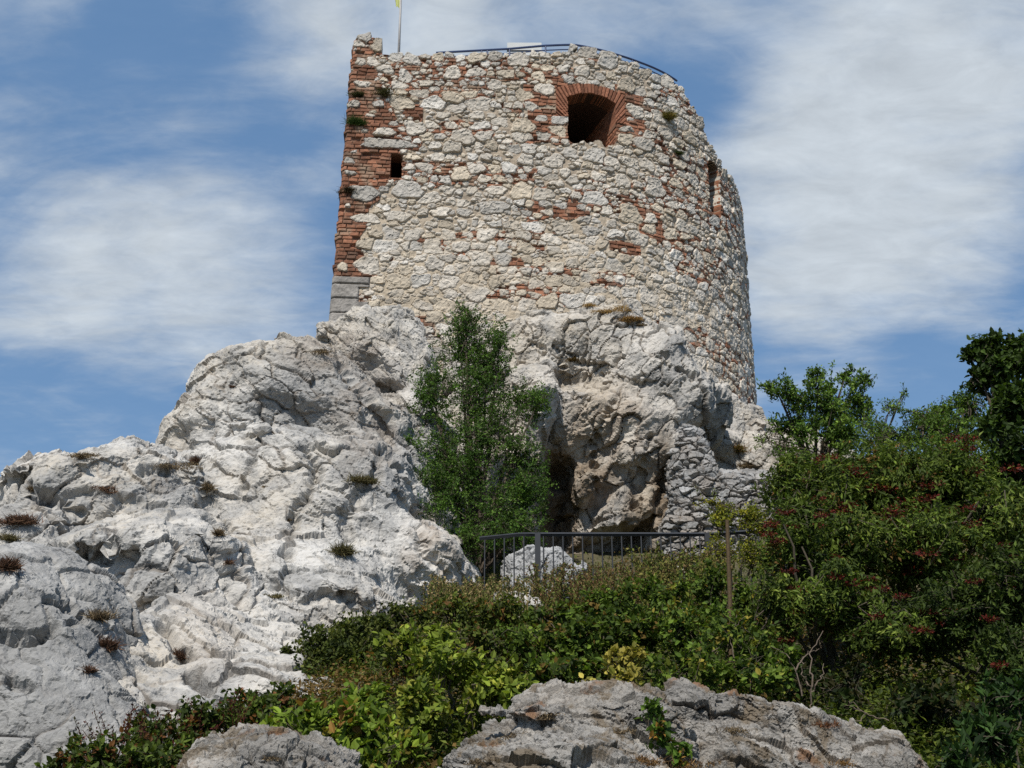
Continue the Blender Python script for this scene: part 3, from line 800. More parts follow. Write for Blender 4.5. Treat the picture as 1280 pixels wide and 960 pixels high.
bc = bc * (1 - grime) + np.array((.075, .045, .033)) * grime
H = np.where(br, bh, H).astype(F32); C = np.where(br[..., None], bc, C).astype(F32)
br = br0
# arch ring: bricks on edge, fanned out
ang = np.arctan2(Sg - w1s, Zg - (w1t - 1.35)); k = np.floor(ang / .058); ka = ang / .058 - k
eda = np.minimum(ka, 1 - ka) * .085
rk = rnd((k + 500).astype(np.int64), 12)
H = np.where(ring1, .012 + (rk - .5) * .03 - .03 * (1 - smooth01(eda / .014)) + .006 * nF, H)
C = np.where(ring1[..., None], np.array((.27, .115, .066)) * (.6 + .7 * rk)[..., None] * (1 + .25 * nF)[..., None] * np.where(eda < .007, .6, 1)[..., None], C).astype(F32)
# stones: thrown big to small, each a rough rounded block
occ = keepout.copy()
F1 = np.full((NS, NZ), 9, F32); F2 = np.full((NS, NZ), 9, F32); SID = np.full((NS, NZ), -1, np.int32)
rg = np.random.default_rng(5)
cent = []
wobx = (.035 * nM + .012 * nF); wobz = (.03 * fbm(P3 + 50, 5.0, 61, 3).reshape(NS, NZ) + .012 * nF)
def throw(s, z, a, b, rot, lim):
    r = max(a, b) * 1.6
    i0, i1 = max(0, int((s - r - S0) / DS)), min(NS, int((s + r - S0) / DS) + 1); j0, j1 = max(0, int((z - r - Z0) / DS)), min(NZ, int((z + r - Z0) / DS) + 1)
    if i1 - i0 < 3 or j1 - j0 < 3: return False
    x = Sg[i0:i1, j0:j1] - s + wobx[i0:i1, j0:j1]; y = Zg[i0:i1, j0:j1] - z + wobz[i0:i1, j0:j1]
    c, n_ = math.cos(rot), math.sin(rot); x, y = x * c + y * n_, -x * n_ + y * c
    u, v = np.abs(x / a), np.abs(y / b)
    th = np.arctan2(y / b, x / a)
    ph = rg.uniform(0, 6.28, 3)
    f = (u ** 2.9 + v ** 2.9) ** (1 / 2.9) * (1 + .10 * np.sin(2 * th + ph[0]) + .10 * np.sin(3 * th + ph[1]) + .06 * np.sin(5 * th + ph[2]))
    ins = f < 1.06
    if ins.sum() < 6: return False
    if (occ[i0:i1, j0:j1] & ins).sum() > lim * ins.sum(): return False
    W1, W2, WS = F1[i0:i1, j0:j1], F2[i0:i1, j0:j1], SID[i0:i1, j0:j1]
    g = 1 + (f - 1) * a / .09                       # how far outside the block, comparable between sizes
    ins = g < W1
    W2[:] = np.where(ins, W1, np.minimum(W2, g)); W1[ins] = g[ins]; WS[ins] = len(cent)
    ins = f < 1
    if a > .05: occ[i0:i1, j0:j1] |= f < 1.05
    else: occ[i0:i1, j0:j1] |= f < 1.0
    cent.append((s, z, a, b)); return True
s_ = .1
while s_ < S1 - .2:                                   # a row of stones along the broken top edge
    a = rg.choice((.05, .08, .11, .15, .22)) * rg.uniform(.85, 1.25); b = a * rg.uniform(.5, .9)
    throw(s_ + a, float(np.interp(s_ + a, ss, zt)) - b * rg.uniform(.1, 1.1), a, b, rg.normal(0, .15), .3); s_ += 2.05 * a
for (px, py, wp, hp) in ((466, 50, 20, 12), (449, 54, 16, 10), (485, 64, 24, 14), (530, 62, 14, 16), (712, 60, 20, 12), (487, 180, 55, 14), (484, 165, 26, 10), (461, 242, 34, 18), (462, 273, 30, 11), (500, 270, 26, 14), (487, 308, 24, 17), (466, 332, 28, 20),
                         (452, 77, 13, 10), (458, 79, 16, 8), (443, 130, 19, 8), (475, 130, 15, 8), (466, 144, 10, 5), (455, 105, 18, 10), (520, 160, 24, 18), (700, 150, 20, 12)):
    s, z = on_wall(px, py); m_ = mpp(px, py, 21) * 1.06; throw(s, z, wp / 2 * m_, hp / 2 * m_, rg.normal(0, .06), .5)
leftsoft = leftz
for (n_, a0, a1, lim) in ((260, .20, .28, .05), (1300, .13, .20, .08), (5000, .075, .135, .10), (9000, .04, .08, .12), (6000, .025, .045, .15)):
    for _ in range(n_):
        s = rg.uniform(S0 + .02, S1); z = rg.uniform(Z0, Z1)
        i, j = min(NS - 1, int((s - S0) / DS)), min(NZ - 1, int((z - Z0) / DS))
        if z > zt[i] + .04: continue
        if br[i, j]:
            if leftz[i, j] and rg.random() > .04: continue
            if not leftz[i, j] and a1 < .16 and rg.random() > .12: continue
            if not leftz[i, j] and rg.random() > .45: continue
        a = rg.uniform(a0, a1); b = a * rg.uniform(.5, .85)
        if a0 > .07 and rg.random() < .75:                 # rough courses
            cz = (z + .04 * math.sin(s * 1.3)) / .27; z += (round(cz) - cz) * .27 * .85
        throw(s, z, a, b, rg.normal(0, .09), lim)
cent = np.array(cent, F32); K = len(cent)
grow = np.where(br, 1.03 + .06 * nM, np.where(gap, 1.16 + .12 * nM, 1.38 + .28 * nB - .06 * hi))
jw = .10 + .05 * nM + .05 * hi
isst = (SID >= 0) & (F1 < grow) & (F2 - F1 > jw) & ~keepout
jd = np.minimum(grow - F1, (F2 - F1 - jw) * .5) * .09     # metres in from the joint
sid = np.where(isst, SID, 0)
tl = rg.normal(0, 1, (K, 2)).astype(F32); pr = rg.normal(.012, .012, K).astype(F32); br_ = np.clip(rg.normal(1, .12, K), .7, 1.14).astype(F32); hue = rg.random(K)
dx, dz = Sg - cent[sid, 0], Zg - cent[sid, 1]
am = np.minimum(cent[:, 2], .2)
prof = smooth01(jd / .024 + .1)
stone_h = -.026 + (.026 + pr[sid] * np.clip(am[sid] / .12, .3, 1)) * prof + .045 * (tl[sid, 0] * dx + tl[sid, 1] * dz * 1.3) + .018 * nM + .016 * nF
fc, fe, fh = facet(P3[isst.ravel()] + np.array((0, 0, 5), F32), .10, 77)
tmp = np.zeros(NS * NZ, F32); tmp[isst.ravel()] = fc * .015
stone_h = stone_h + tmp.reshape(NS, NZ) * (am[sid] > .05)
base = np.empty((K, 3), F32); base[:] = (.53, .475, .40)
g = hue < .16; base[g] = (.43, .395, .345); g = (hue > .25) & (hue < .45); base[g] = (.50, .425, .325); g = hue > .85; base[g] = (.55, .51, .45)
base *= br_[:, None]
stn = (smooth01(fbm(P3, 2.2, 88, 4) * 2.0 + .1).reshape(NS, NZ) * (.35 + .35 * (1 - hi)))[..., None]
sc_ = base[sid] * (1 + .14 * nF + .10 * nM)[..., None]
sc_ = sc_ * (1 - stn) + stn * np.array((.40, .335, .25))
wt = smooth01((Zg - zt[:, None] + 1.1) / 1.0)[..., None] * .35 * smooth01(nA * 2 + .6)[..., None]     # weathered grey towards the top
sc_ = sc_ * (1 - wt) + wt * np.array((.25, .235, .21))
smr = smooth01(fbm(P3 + 11, 1.5, 131, 4).reshape(NS, NZ) * 2.4 + .25 + .8 * nF) * (.25 + .6 * (1 - hi)) * smooth01((1.35 - F1) * .0 + 1 - jd / .11)   # mortar smeared over the stone edges
stone_h = stone_h * (1 - .6 * smr) - .004 * smr
sc_ = sc_ * (1 - .75 * smr[..., None]) + .75 * smr[..., None] * np.array((.47, .395, .30)) * (1 + .16 * nF + .1 * nM)[..., None]
H = np.where(isst, np.maximum(stone_h, H - .02), H).astype(F32); C = np.where(isst[..., None], sc_, C).astype(F32)
# squared grey corner blocks
qr = np.floor((Zg - .1) / .33); qf = (Zg - .1) / .33 - qr
qe = np.minimum(np.minimum(qf, 1 - qf) * .33, np.abs(Sg - (.68 + .10 * np.sign(np.sin(Zg * 9.5)))))
H = np.where(quoin, .025 - .04 * (1 - smooth01(qe / .03 + .2 * nM)) + .012 * nF + .012 * nM, H).astype(F32)
C = np.where(quoin[..., None], np.array((.29, .265, .235)) * ((1 + .3 * nF + .4 * nM) * (.85 + .3 * rnd((qr + 50).astype(np.int64), 4)))[..., None] * np.where(qe < .008, .7, 1)[..., None], C).astype(F32)
# ragged brick corner
rag = np.clip(1 - Sg / .10, 0, 1)
Sdraw = Sg - np.where(Sg < .02, (r1 - .5) * .06 * (Zg > quo[0, 1]), 0)
solid = np.where(isst, (cent[sid, 1] < zt[:, None] + .06), Zg < (zt + .03 * nA[:, 0])[:, None] - .03)
solid &= ~(hole1 | hole2 | hole3)
sq = solid[:-1, :-1] & solid[1:, :-1] & solid[1:, 1:] & solid[:-1, 1:]
# drop loose islands above the top: a column must be solid below
PV = wall_pt(Sdraw, Zg, H).reshape(-1, 3)
iv = np.arange(NS * NZ).reshape(NS, NZ)
q = np.stack([iv[:-1, :-1], iv[1:, :-1], iv[1:, 1:], iv[:-1, 1:]], -1)
front = q[sq]
# thickness along every open edge of the sheet
e = []
pad = np.pad(sq, 1)
for (di, dj, a, b) in ((0, 1, 2, 3), (0, -1, 0, 1), (1, 0, 1, 2), (-1, 0, 3, 0)):
    nb = pad[1 + di:pad.shape[0] - 1 + di, 1 + dj:pad.shape[1] - 1 + dj]
    w = sq & ~nb
    e.append(np.stack([q[..., a][w], q[..., b][w]], -1))
E = np.concatenate(e)
PI = wall_pt(Sdraw.ravel()[E], Zg.ravel()[E], -.42)
nb0 = len(PV)
Vall = np.concatenate([PV, PI.reshape(-1, 3)])
eq = np.stack([E[:, 1], E[:, 0], nb0 + np.arange(len(E)) * 2, nb0 + np.arange(len(E)) * 2 + 1], -1)
Call = np.concatenate([C.reshape(-1, 3), C.reshape(-1, 3)[E].reshape(-1, 3)])
Qall = np.concatenate([front, eq])
u_, inv_ = np.unique(Qall, return_inverse=True)
tower = empty('castle_tower', (TC[0], TC[1], 8.0))
tag(tower, 'ruined castle tower of white rubble stone and red brick, standing on the rock', 'tower')
TLOC = np.array((TC[0], TC[1], 8.0))
def part(o): o.location = tuple(Vector(o.location) - Vector(TLOC)); return o
part(mk('wall', Vall[u_], inv_.reshape(Qall.shape), mat=M['masonry'], parent=tower, col=Call[u_], smooth=False))
# the rest of the wall round the back, and its inner face
mb = MB()
th = np.linspace(-math.pi / 2 + PHI + (S1 - TL - .05) / TR, math.pi * .9, 30)
out = [(TC[0] + TR * math.cos(a), TC[1] + TR * math.sin(a)) for a in th] + [(TA[0] + .4, 31.5), (TA[0] + .25, 26), (TA[0] + .06, TA[1] + .16)]
zb = np.interp(np.linspace(0, 1, len(out)), [0, .2, .8, 1], [zt[-1], 13.2, 14.5, TTOP - .1])
zb = zb + np.array([.25 * math.sin(i * 2.3) * (0 < i < len(out) - 1) for i in range(len(out))])
V = []; 
for (x, y), z in zip(out, zb):
    dx_, dy_ = TC[0] - x, TC[1] - y; L_ = math.hypot(dx_, dy_); i_ = (x + dx_ / L_ * .8, y + dy_ / L_ * .8)
    V += [(x, y, 6.5), (x, y, z), (*i_, z), (*i_, 6.5)]
qq = [(4 * i + a, 4 * i + 4 + a, 4 * i + 4 + a + 1, 4 * i + a + 1) for i in range(len(out) - 1) for a in range(3)]
mb.add(V, qq, c=(.33, .28, .23))
part(mb.build('rear_wall', M['masonry'], tower))
mb = MB()                                               # stone platform behind the parapet, closing the top
pl = [wall_pt(s, 12.5, -.40)[:2] for s in np.linspace(.15, S1, 40)] + [np.array(o) * .0 + TC + (np.array(o) - TC) * .9 for o in out[::3]]
V = [(p[0], p[1], z) for z in (12.4, 12.55) for p in pl]; n_ = len(pl)
V += [(TC[0] - .5, TC[1] - .5, 12.4), (TC[0] - .5, TC[1] - .5, 12.55)]
mb.add(V, [(i, (i + 1) % n_, n_ + (i + 1) % n_, n_ + i) for i in range(n_)], [(n_ + i, n_ + (i + 1) % n_, 2 * n_ + 1) for i in range(n_)] + [((i + 1) % n_, i, 2 * n_) for i in range(n_)], c=(.3, .28, .25))
part(mb.build('roof_deck', M['masonry'], tower))

def brick_sheet(O, u, v, nrm, w, h, seed, parent, name, skip=None, ds=.018):
    """a small brick face with real joints: O + a u + b v, proud along nrm"""
    a, b = np.meshgrid(np.arange(0, w + ds * .5, ds), np.arange(0, h + ds * .5, ds), indexing='ij')
    row = np.floor(b / .092).astype(np.int64); off = (row % 2) * .13 + .03 * (row % 3)
    cm = np.floor((a + off) / .26).astype(np.int64)
    fr, fs = b / .092 - row, (a + off) / .26 - cm
    ed = np.minimum(np.minimum(fr, 1 - fr) * .092, np.minimum(fs, 1 - fs) * .26)
    bid = row * 7919 + cm * 10473 + seed * 999
    r1, r2 = rnd(bid % 1000003, 5 + seed), rnd(bid % 1000003, 6 + seed)
    Pn = np.stack([a.ravel(), b.ravel(), np.full(a.size, seed * 3.)], -1); nf = fbm(Pn, 14, 5, 3).reshape(a.shape)
    hh = (r1 - .5) * .02 * smooth01(ed / .018) - .022 * (1 - smooth01(ed / .012)) + .006 * nf
    V = np.asarray(O)[None, None] + a[..., None] * np.asarray(u) + b[..., None] * np.asarray(v) + hh[..., None] * np.asarray(nrm)
    c = np.array((.28, .118, .066)) * (.65 + .7 * r2)[..., None] * (1 + .25 * nf)[..., None]
    c = np.where((ed < .008)[..., None], np.array((.20, .125, .085)), c)
    iv = np.arange(a.size).reshape(a.shape)
    q = np.stack([iv[:-1, :-1], iv[1:, :-1], iv[1:, 1:], iv[:-1, 1:]], -1).reshape(-1, 4)
    return part(mk(name, V.reshape(-1, 3), q, mat=M['masonry'], parent=parent, col=c.reshape(-1, 3)))

def window_recess(s0, hw, zb, ztp, rise, depth, splay, name):
    """brick jambs, vault and sill running into the wall behind an opening"""
    pL, pR = wall_pt(s0 - hw, zb, -.02).astype(float), wall_pt(s0 + hw, zb, -.02).astype(float)
    pL[2] = pR[2] = 0
    n = (wall_pt(s0, 0, 0) - wall_pt(s0, 0, -1)).astype(float); inn = -n
    t = pR - pL; t[2] = 0; t /= np.linalg.norm(t)
    zsp = ztp - rise - .02; up = np.array((0, 0, 1.))
    root = part(empty(name)); root.parent = tower; root.location = (0, 0, 0)
    uL = inn + splay * t; uR = inn - splay * t
    L_ = np.linalg.norm(uL)
    for p, u, nn, sd in ((pR, uR, -t, 1), (pL, uL, t, 2)):
        O = p + up * (zb - .25)
        brick_sheet(O, u / L_, up, nn, depth * L_, zsp - zb + .30, sd, root, 'jamb')
    mbv = MB(); m = 12
    for di, pp in ((0, 0), (1, 1)): pass
    V = []
    for d_ in (0.0, depth):
        for x in np.linspace(-1, 1, m):
            w_ = hw - splay * d_
            V.append((pL + pR) / 2 + inn * d_ + t * (x * w_ * 1.02) + up * (ztp - rise * x * x + .01))
    mbv.add(V, [(i, i + 1, m + i + 1, m + i) for i in range(m - 1)], c=(.05, .03, .022))  # near-black vault colour paints in the darkness of the recess
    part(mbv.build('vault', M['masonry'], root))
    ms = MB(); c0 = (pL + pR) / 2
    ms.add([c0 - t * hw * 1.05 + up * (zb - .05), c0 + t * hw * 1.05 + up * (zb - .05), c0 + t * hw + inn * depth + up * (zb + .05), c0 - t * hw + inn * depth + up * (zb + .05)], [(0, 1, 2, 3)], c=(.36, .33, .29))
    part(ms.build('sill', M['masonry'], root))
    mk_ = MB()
    mk_.add([c0 - t * hw * 1.1 + inn * depth + up * (zb - .3), c0 + t * hw * 1.1 + inn * depth + up * (zb - .3), c0 + t * hw * 1.1 + inn * depth + up * (ztp + .3), c0 - t * hw * 1.1 + inn * depth + up * (ztp + .3)], [(0, 1, 2, 3)], c=(.02, .017, .015))  # back coloured almost black, standing in for the unlit interior
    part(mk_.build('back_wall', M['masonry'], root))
    return root
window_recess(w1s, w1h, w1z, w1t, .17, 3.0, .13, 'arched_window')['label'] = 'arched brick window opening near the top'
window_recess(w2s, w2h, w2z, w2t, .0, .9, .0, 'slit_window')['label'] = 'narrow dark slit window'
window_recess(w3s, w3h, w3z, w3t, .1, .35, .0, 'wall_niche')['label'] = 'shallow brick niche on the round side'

# ------------------------------------------------------------------ on top of the tower
rl = empty('roof_railing'); tag(rl, 'thin blue metal railing curving along the tower top', 'railing')
rp = [(545, 66), (600, 63), (637, 61), (682, 57), (718, 56), (740, 60), (770, 68), (800, 78), (830, 91), (846, 101)]
szs = [on_wall(x, y, .75) for x, y in rp]
def inner(s, z, ins=.75): return wall_pt(s, z, -ins).astype(float)
sd = np.linspace(szs[0][0], szs[-1][0], 60); zd = np.full(60, np.mean([z for _, z in szs[1:6]]))
zr_ = np.interp(sd, [a for a, _ in szs], [b for _, b in szs])
mb = MB(); mb.tube([inner(s, z) for s, z in zip(sd, zr_)], .027); mb.build('top_rail', M['blue_steel'], rl)
mb = MB(); mb.tube([inner(s, z - .13) for s, z in zip(sd, zr_)], .014); mb.build('middle_rail', M['blue_steel'], rl)
for x in (602, 609, 637, 682, 741, 790, 838):
    s = float(np.interp(x, [p[0] for p in rp], [a for a, _ in szs])); z = float(np.interp(s, sd, zr_))
    mb = MB(); mb.tube([inner(s, z), inner(s, z - .9)], .02); mb.build('railing_post', M['blue_steel'], rl)
# white board behind the railing
p0, p1 = at(634, 70, 22.6), at(677, 70, 22.75); hgt = at(655, 54, 22.65)[2] - at(655, 70, 22.65)[2]
bd = empty('information_board', p0 * .5 + p1 * .5); tag(bd, 'blank white board standing behind the railing on the tower', 'board')
u = (p1 - p0) / 2; mb = MB(); mb.box((0, 0, hgt / 2), u, (0, .025, 0), (0, 0, hgt / 2)); mb.build('panel', M['white_board'], bd)
mb = MB(); mb.box((0, -.012, hgt * .36), u * 1.02, (0, .03, 0), (0, 0, .012)); mb.build('batten', M['steel'], bd)
for k in (-.8, .8):
    mb = MB(); mb.box(u * k + np.array((0, .06, -.5)), (.03, 0, 0), (0, .03, 0), (0, 0, .6)); mb.build('leg', M['steel'], bd)
# flagpole
fp = at(498.5, 66, 21.9); ft = at(500, -28, 21.9)
fl = empty('flagpole', (fp[0], fp[1], fp[2] - .5)); tag(fl, 'thin grey flagpole with a small yellow green flag above the tower corner', 'flagpole')
mb = MB(); mb.tube([(0, 0, -.3), (0, 0, ft[2] - fp[2] + .5)], [.033, .024], 10); mb.build('pole', M['pole'], fl, smooth=True)
zb_ = at(497, 9, 21.9)[2] - fp[2] + .5; zt_ = ft[2] - fp[2] + .5
g1, g2 = np.meshgrid(np.linspace(0, 1, 14), np.linspace(0, 1, 16), indexing='ij')
fx = -.02 - .115 * g1 * (1 - .15 * np.cos(g2 * 7)) ; fy = .05 * np.sin(g1 * 9 + g2 * 2) * g1 + .02; fz = zb_ + (zt_ - zb_) * g2 + .07 * g1 ** 2 * np.where(g2 < .3, 1 - g2 / .3, 0)
iv = np.arange(g1.size).reshape(g1.shape); q = np.stack([iv[:-1, :-1], iv[1:, :-1], iv[1:, 1:], iv[:-1, 1:]], -1).reshape(-1, 4)
Vf = np.stack([fx, fy, fz], -1).reshape(-1, 3); Vf = np.concatenate([Vf, Vf + np.array((0, .004, 0))])
mk('flag', Vf, np.concatenate([q, q[:, ::-1] + g1.size]), mat=M['flag'], parent=fl, smooth=True)

# ------------------------------------------------------------------ iron fence in front of the hollow
fn = empty('iron_fence'); tag(fn, 'black iron fence with vertical bars in front of the rock hollow', 'fence')
FY = 13.6
def fpt(px, top=True, dz=0.0):
    yy = FY + max(0, (660 - px) / 100) * .45
    py = np.interp(px, [560, 600, 650, 885, 980], [682, 673, 668, 668, 662])
    p = at(px, py, yy); p[2] += dz; return p
xs = np.linspace(600, 980, 40)
mb = MB()
mb.tube([fpt(x) for x in xs], .027, 4); mb.build('top_rail', M['steel'], fn)
mb = MB(); mb.tube([fpt(x, dz=-.80) for x in xs], .018, 4); mb.build('bottom_rail', M['steel'], fn)
for x in (672, 884, 978):
    mb = MB(); p = fpt(x); mb.box(p + np.array((0, .002, -.55)), (.035, 0, 0), (0, .03, 0), (0, 0, .57)); mb.build('fence_post', M['steel'], fn)
x = 606
while x < 972:
    if min(abs(x - a) for a in (576, 672, 884)) > 6:
        mb = MB(); p = fpt(x); mb.tube([p, p - np.array((0, 0, .82))], .0095, 5); mb.build('bar', M['steel'], fn)
    x += 12.2
# ------------------------------------------------------------------ plants
DG = bpy.context.evaluated_depsgraph_get()
bpy.context.view_layer.update()
rv = np.random.default_rng(99)

def lin(r, g, b): return tuple(((c / 255 + .055) / 1.055) ** 2.4 if c > 10 else c / 3295 for c in (r, g, b))
LEAF6 = np.array([(0, 0, 0), (.30, .28, .06), (.27, .62, .05), (0, 1, -.10), (-.27, .62, .05), (-.30, .28, .06)], F32)
LEAF4 = np.array([(0, 0, 0), (.26, .45, .07), (0, 1, -.06), (-.26, .45, .07)], F32)
LANCE = np.array([(0, 0, 0), (.19, .42, .05), (0, 1, -.16), (-.19, .42, .05)], F32)

def leaves_mesh(pos, yax, nrm, size, col, shape):
    """leaf blades as folded faces: base position, growing direction, upper side, length"""
    n = len(pos)
    y = yax / (np.linalg.norm(yax, axis=1)[:, None] + 1e-9)
    x = np.cross(y, nrm); x /= np.linalg.norm(x, axis=1)[:, None] + 1e-9
    z = np.cross(x, y)
    k = len(shape)
    V = pos[:, None] + size[:, None, None] * (x[:, None] * shape[None, :, 0:1] + y[:, None] * shape[None, :, 1:2] + z[:, None] * shape[None, :, 2:3])
    b = (np.arange(n) * k)[:, None]
    if k == 6: q = np.concatenate([b + np.array((0, 1, 2, 3)), b + np.array((0, 3, 4, 5))]); t = None
    else: q = None; t = np.concatenate([b + np.array((0, 1, 2)), b + np.array((0, 2, 3))])
    return V.reshape(-1, 3), q, t, np.repeat(col, k, 0)

def unit(n):
    v = rv.normal(size=(n, 3)); return v / np.linalg.norm(v, axis=1)[:, None]

LEAFGAIN = np.array((1.5, 1.42, .95))
def palette(n, cols, w=None, dry=False):
    c = np.array([lin(*a) if max(a) > 1 else a for a in cols]) * (np.array((1.28, 1.28, 1.2)) if dry else LEAFGAIN); w = None if w is None else np.array(w, float) / sum(w)
    return c[rv.choice(len(c), n, p=w)]

def crown(px, py, y, wpx, hpx, dep=None):
    """crown lobe from its place and size in the photo"""
    m = mpp(px, py, y); return (at(px, py, y), np.array((wpx / 2 * m, dep if dep else wpx / 2 * m, hpx / 2 * m)))

def plant(name, label, cat, lobes, base, leaf=.06, per=16, twig=.35, dens=90, cols=((60, 90, 35),), w=None, shape=LEAF4, up=.55, group=None, stems=True,
          stem_r=.02, trunk_r=None, out=.42, jitter=.22, droop=.0, spread=.5, flowers=None, bark=(.085, .07, .05), limbs=1, clump=.22, nsub=None):
    """shrub or tree: stems out of a base, limbs into each lobe of the crown, twigs that carry the leaves"""
    base = np.asarray(base, float)
    if cat != 'tree': leaf *= .74; dens *= 1.5; per = int(per * 1.35)
    root = empty(name, base); tag(root, label, cat, group)
    st = MB(); P, Y, Nn, S, Cc = [], [], [], [], []
    FP = []
    tr = trunk_r or stem_r
    for (c, r) in lobes:
        area_ = 4.19 * ((r[0] * r[1]) ** 1.6 / 3 + (r[0] * r[2]) ** 1.6 / 3 + (r[1] * r[2]) ** 1.6 / 3) ** (1 / 1.6) * 3 / 3
        n = max(6, int(dens * area_))
        for _l in range(limbs):
            cc = c + (rv.normal(size=3) * r * .3 if limbs > 1 else 0)
            b0 = base + rv.normal(size=3) * np.array((.12, .12, 0)) * min(1, r[0]) * (0 if trunk_r else 1)
            t = np.linspace(0, 1, 7)[:, None]
            mid = b0 * .5 + cc * .5 + np.array((0, 0, .12 * np.linalg.norm(cc - b0))) * rv.uniform(-.5, 1)
            pts = (1 - t) ** 2 * b0 + 2 * t * (1 - t) * mid + t * t * cc + rv.normal(size=(7, 3)) * .015
            if stems: st.tube(pts - base, np.linspace(tr, stem_r * .35, 7), 6, bark)
        # a few denser sub-clumps make the outline uneven
        m_ = max(3, nsub or int(n / 9))
        d = unit(m_); sub = c + d * r * (rv.random((m_, 1)) ** .33) * .86
        pick = rv.integers(0, m_, n)
        tip = sub[pick] + unit(n) * (rv.random((n, 1)) ** .5) * np.minimum(r, r.min() * 1.6) * clump * 1.8
        q_ = (tip - c) / r; ln = np.linalg.norm(q_, axis=1)[:, None]
        tip = c + q_ * np.minimum(1, 1.06 / np.maximum(ln, 1e-6)) * r
        dirn_ = (tip - c) / (np.linalg.norm(tip - c, axis=1)[:, None] + 1e-6) * spread + unit(n) * .45 + np.array((0, 0, .35 - droop))
        dirn_ /= np.linalg.norm(dirn_, axis=1)[:, None]
        L = twig * rv.uniform(.6, 1.3, n)
        st0 = tip - dirn_ * L[:, None]
        tc_ = rv.normal(1, .16, n); tp = palette(n, cols, w)
        if stems:
            for i in rv.choice(n, min(n, 60 if r.max() > .5 else 25), replace=False):
                a = c + (st0[i] - c) * .35
                st.tube(np.stack([a, (a + st0[i]) / 2 + rv.normal(size=3) * .03, st0[i], tip[i]]) - base, [stem_r * .35, stem_r * .28, stem_r * .2, .002], 4, bark, cap=False)
        u = rv.random((n, per))
        pos = st0[:, None] + dirn_[:, None] * (L[:, None] * u)[..., None] + rv.normal(size=(n, per, 3)) * twig * .07
        side = rv.normal(size=(n, per, 3)); yv = dirn_[:, None] * .55 + side * .55; yv[..., 2] -= droop
        nn = rv.normal(size=(n, per, 3)) * out; nn[..., 2] += up; nn += (pos - c) / (np.linalg.norm(pos - c, axis=-1)[..., None] + 1e-6) * .45
        pc = np.where((rv.random((n, per, 1)) < .72), tp[:, None], palette(n * per, cols, w).reshape(n, per, 3))
        pc = pc * (tc_[:, None, None]) * rv.normal(1, jitter, (n, per, 1)).clip(.4, 1.8)
        P.append(pos.reshape(-1, 3)); Y.append(yv.reshape(-1, 3)); Nn.append(nn.reshape(-1, 3)); S.append((leaf * rv.uniform(.55, 1.25, n * per))); Cc.append(pc.reshape(-1, 3))
        if flowers:
            k = rv.choice(n, max(1, int(n * flowers['frac'])), replace=False)
            k = k[tip[k, 1] < c[1] + .2 * r[1]]
            FP.append(tip[k] + dirn_[k] * .03)
    P, Y, Nn, S, Cc = (np.concatenate(a) for a in (P, Y, Nn, S, Cc))
    V, q, t, cc = leaves_mesh(P - base, Y, Nn, S.astype(F32), Cc, shape)
    mk('crown' if trunk_r else 'foliage', V, q, t, M['leaf'], root, cc)
    if stems: st.build('trunk' if trunk_r else 'stems', M['bark'], root)
    if flowers and FP:
        FP = np.concatenate(FP)
        for f in FP[:flowers.get('max', 60)]:
            n = flowers['n']; d = unit(n); d[:, 2] = d[:, 2] * .3 + .15
            pos = f + d * flowers['r'] * rv.random((n, 1)) ** .5
            yv = d + unit(n) * .6; col = palette(n, flowers['cols']) * rv.normal(1, .25, (n, 1)).clip(.4, 1.6)
            V, q, t, cc = leaves_mesh(pos - base, yv, unit(n) + np.array((0, 0, .6)), flowers['s'] * rv.uniform(.6, 1.2, n).astype(F32), col, LEAF4)
            mk('berry_cluster', V, q, t, M['leaf'], root, cc)
    return root

def tuft(name, label, cat, pos, n, h, rad, cols, w=None, group=None, lean=(0, -.45, -.3), curl=.5, wid=.006, flat=.35):
    """grass tuft of bent blades"""
    pos = np.asarray(pos, float)
    k_ = rv.integers(0, 5, n); sub = rv.normal(size=(5, 3)) * np.array((rad * .65, rad * .4, rad * flat * .4)); sub[0] = 0
    b = sub[k_] + rv.normal(size=(n, 3)) * np.array((rad, rad * .5, rad * flat * .5)) * .45; L = h * rv.uniform(.3, 1.0, n) * rv.uniform(.55, 1.1, 5)[k_]
    d = rv.normal(size=(n, 3)) * .5 + np.array((0, 0, 1.)) + np.array(lean); d /= np.linalg.norm(d, axis=1)[:, None]
    ben = rv.normal(size=(n, 3)) * curl * np.array((1, 1, .3)) + np.array((0, 0, -.35 * curl))
    sd = np.cross(d, unit(n)); sd /= np.linalg.norm(sd, axis=1)[:, None] + 1e-9
    V = np.empty((n, 7, 3)); 
    for k, (t, wd) in enumerate(((0, 1), (.4, .8), (.75, .5))):
        c = b + d * (L * t)[:, None] + ben * (L * t * t)[:, None]
        V[:, 2 * k] = c - sd * wid * wd; V[:, 2 * k + 1] = c + sd * wid * wd
    V[:, 6] = b + d * L[:, None] + ben * L[:, None]
    i = (np.arange(n) * 7)[:, None]
    q = np.concatenate([i + np.array((0, 1, 3, 2)), i + np.array((2, 3, 5, 4))]); t = i + np.array((4, 5, 6))
    c = palette(n, cols, w, True) * rv.normal(1, .25, (n, 1)).clip(.4, 1.7)
    o = mk(name, V.reshape(-1, 3), q, t, M['dry'], None, np.repeat(c, 7, 0)); o.location = pos
    return tag(o, label, cat, group)

def hit(px, py, back=0.0):
    d = Vector(pix_dir(px, py)).normalized()
    ok, loc, nr, idx, ob, mt = SC.ray_cast(DG, Vector(EYE), d)
    return np.array(loc) + np.array(d) * back if ok else at(px, py, 15)
DG = bpy.context.evaluated_depsgraph_get()

GREEN = [(44, 62, 26), (58, 78, 32), (36, 54, 22), (76, 92, 40)]
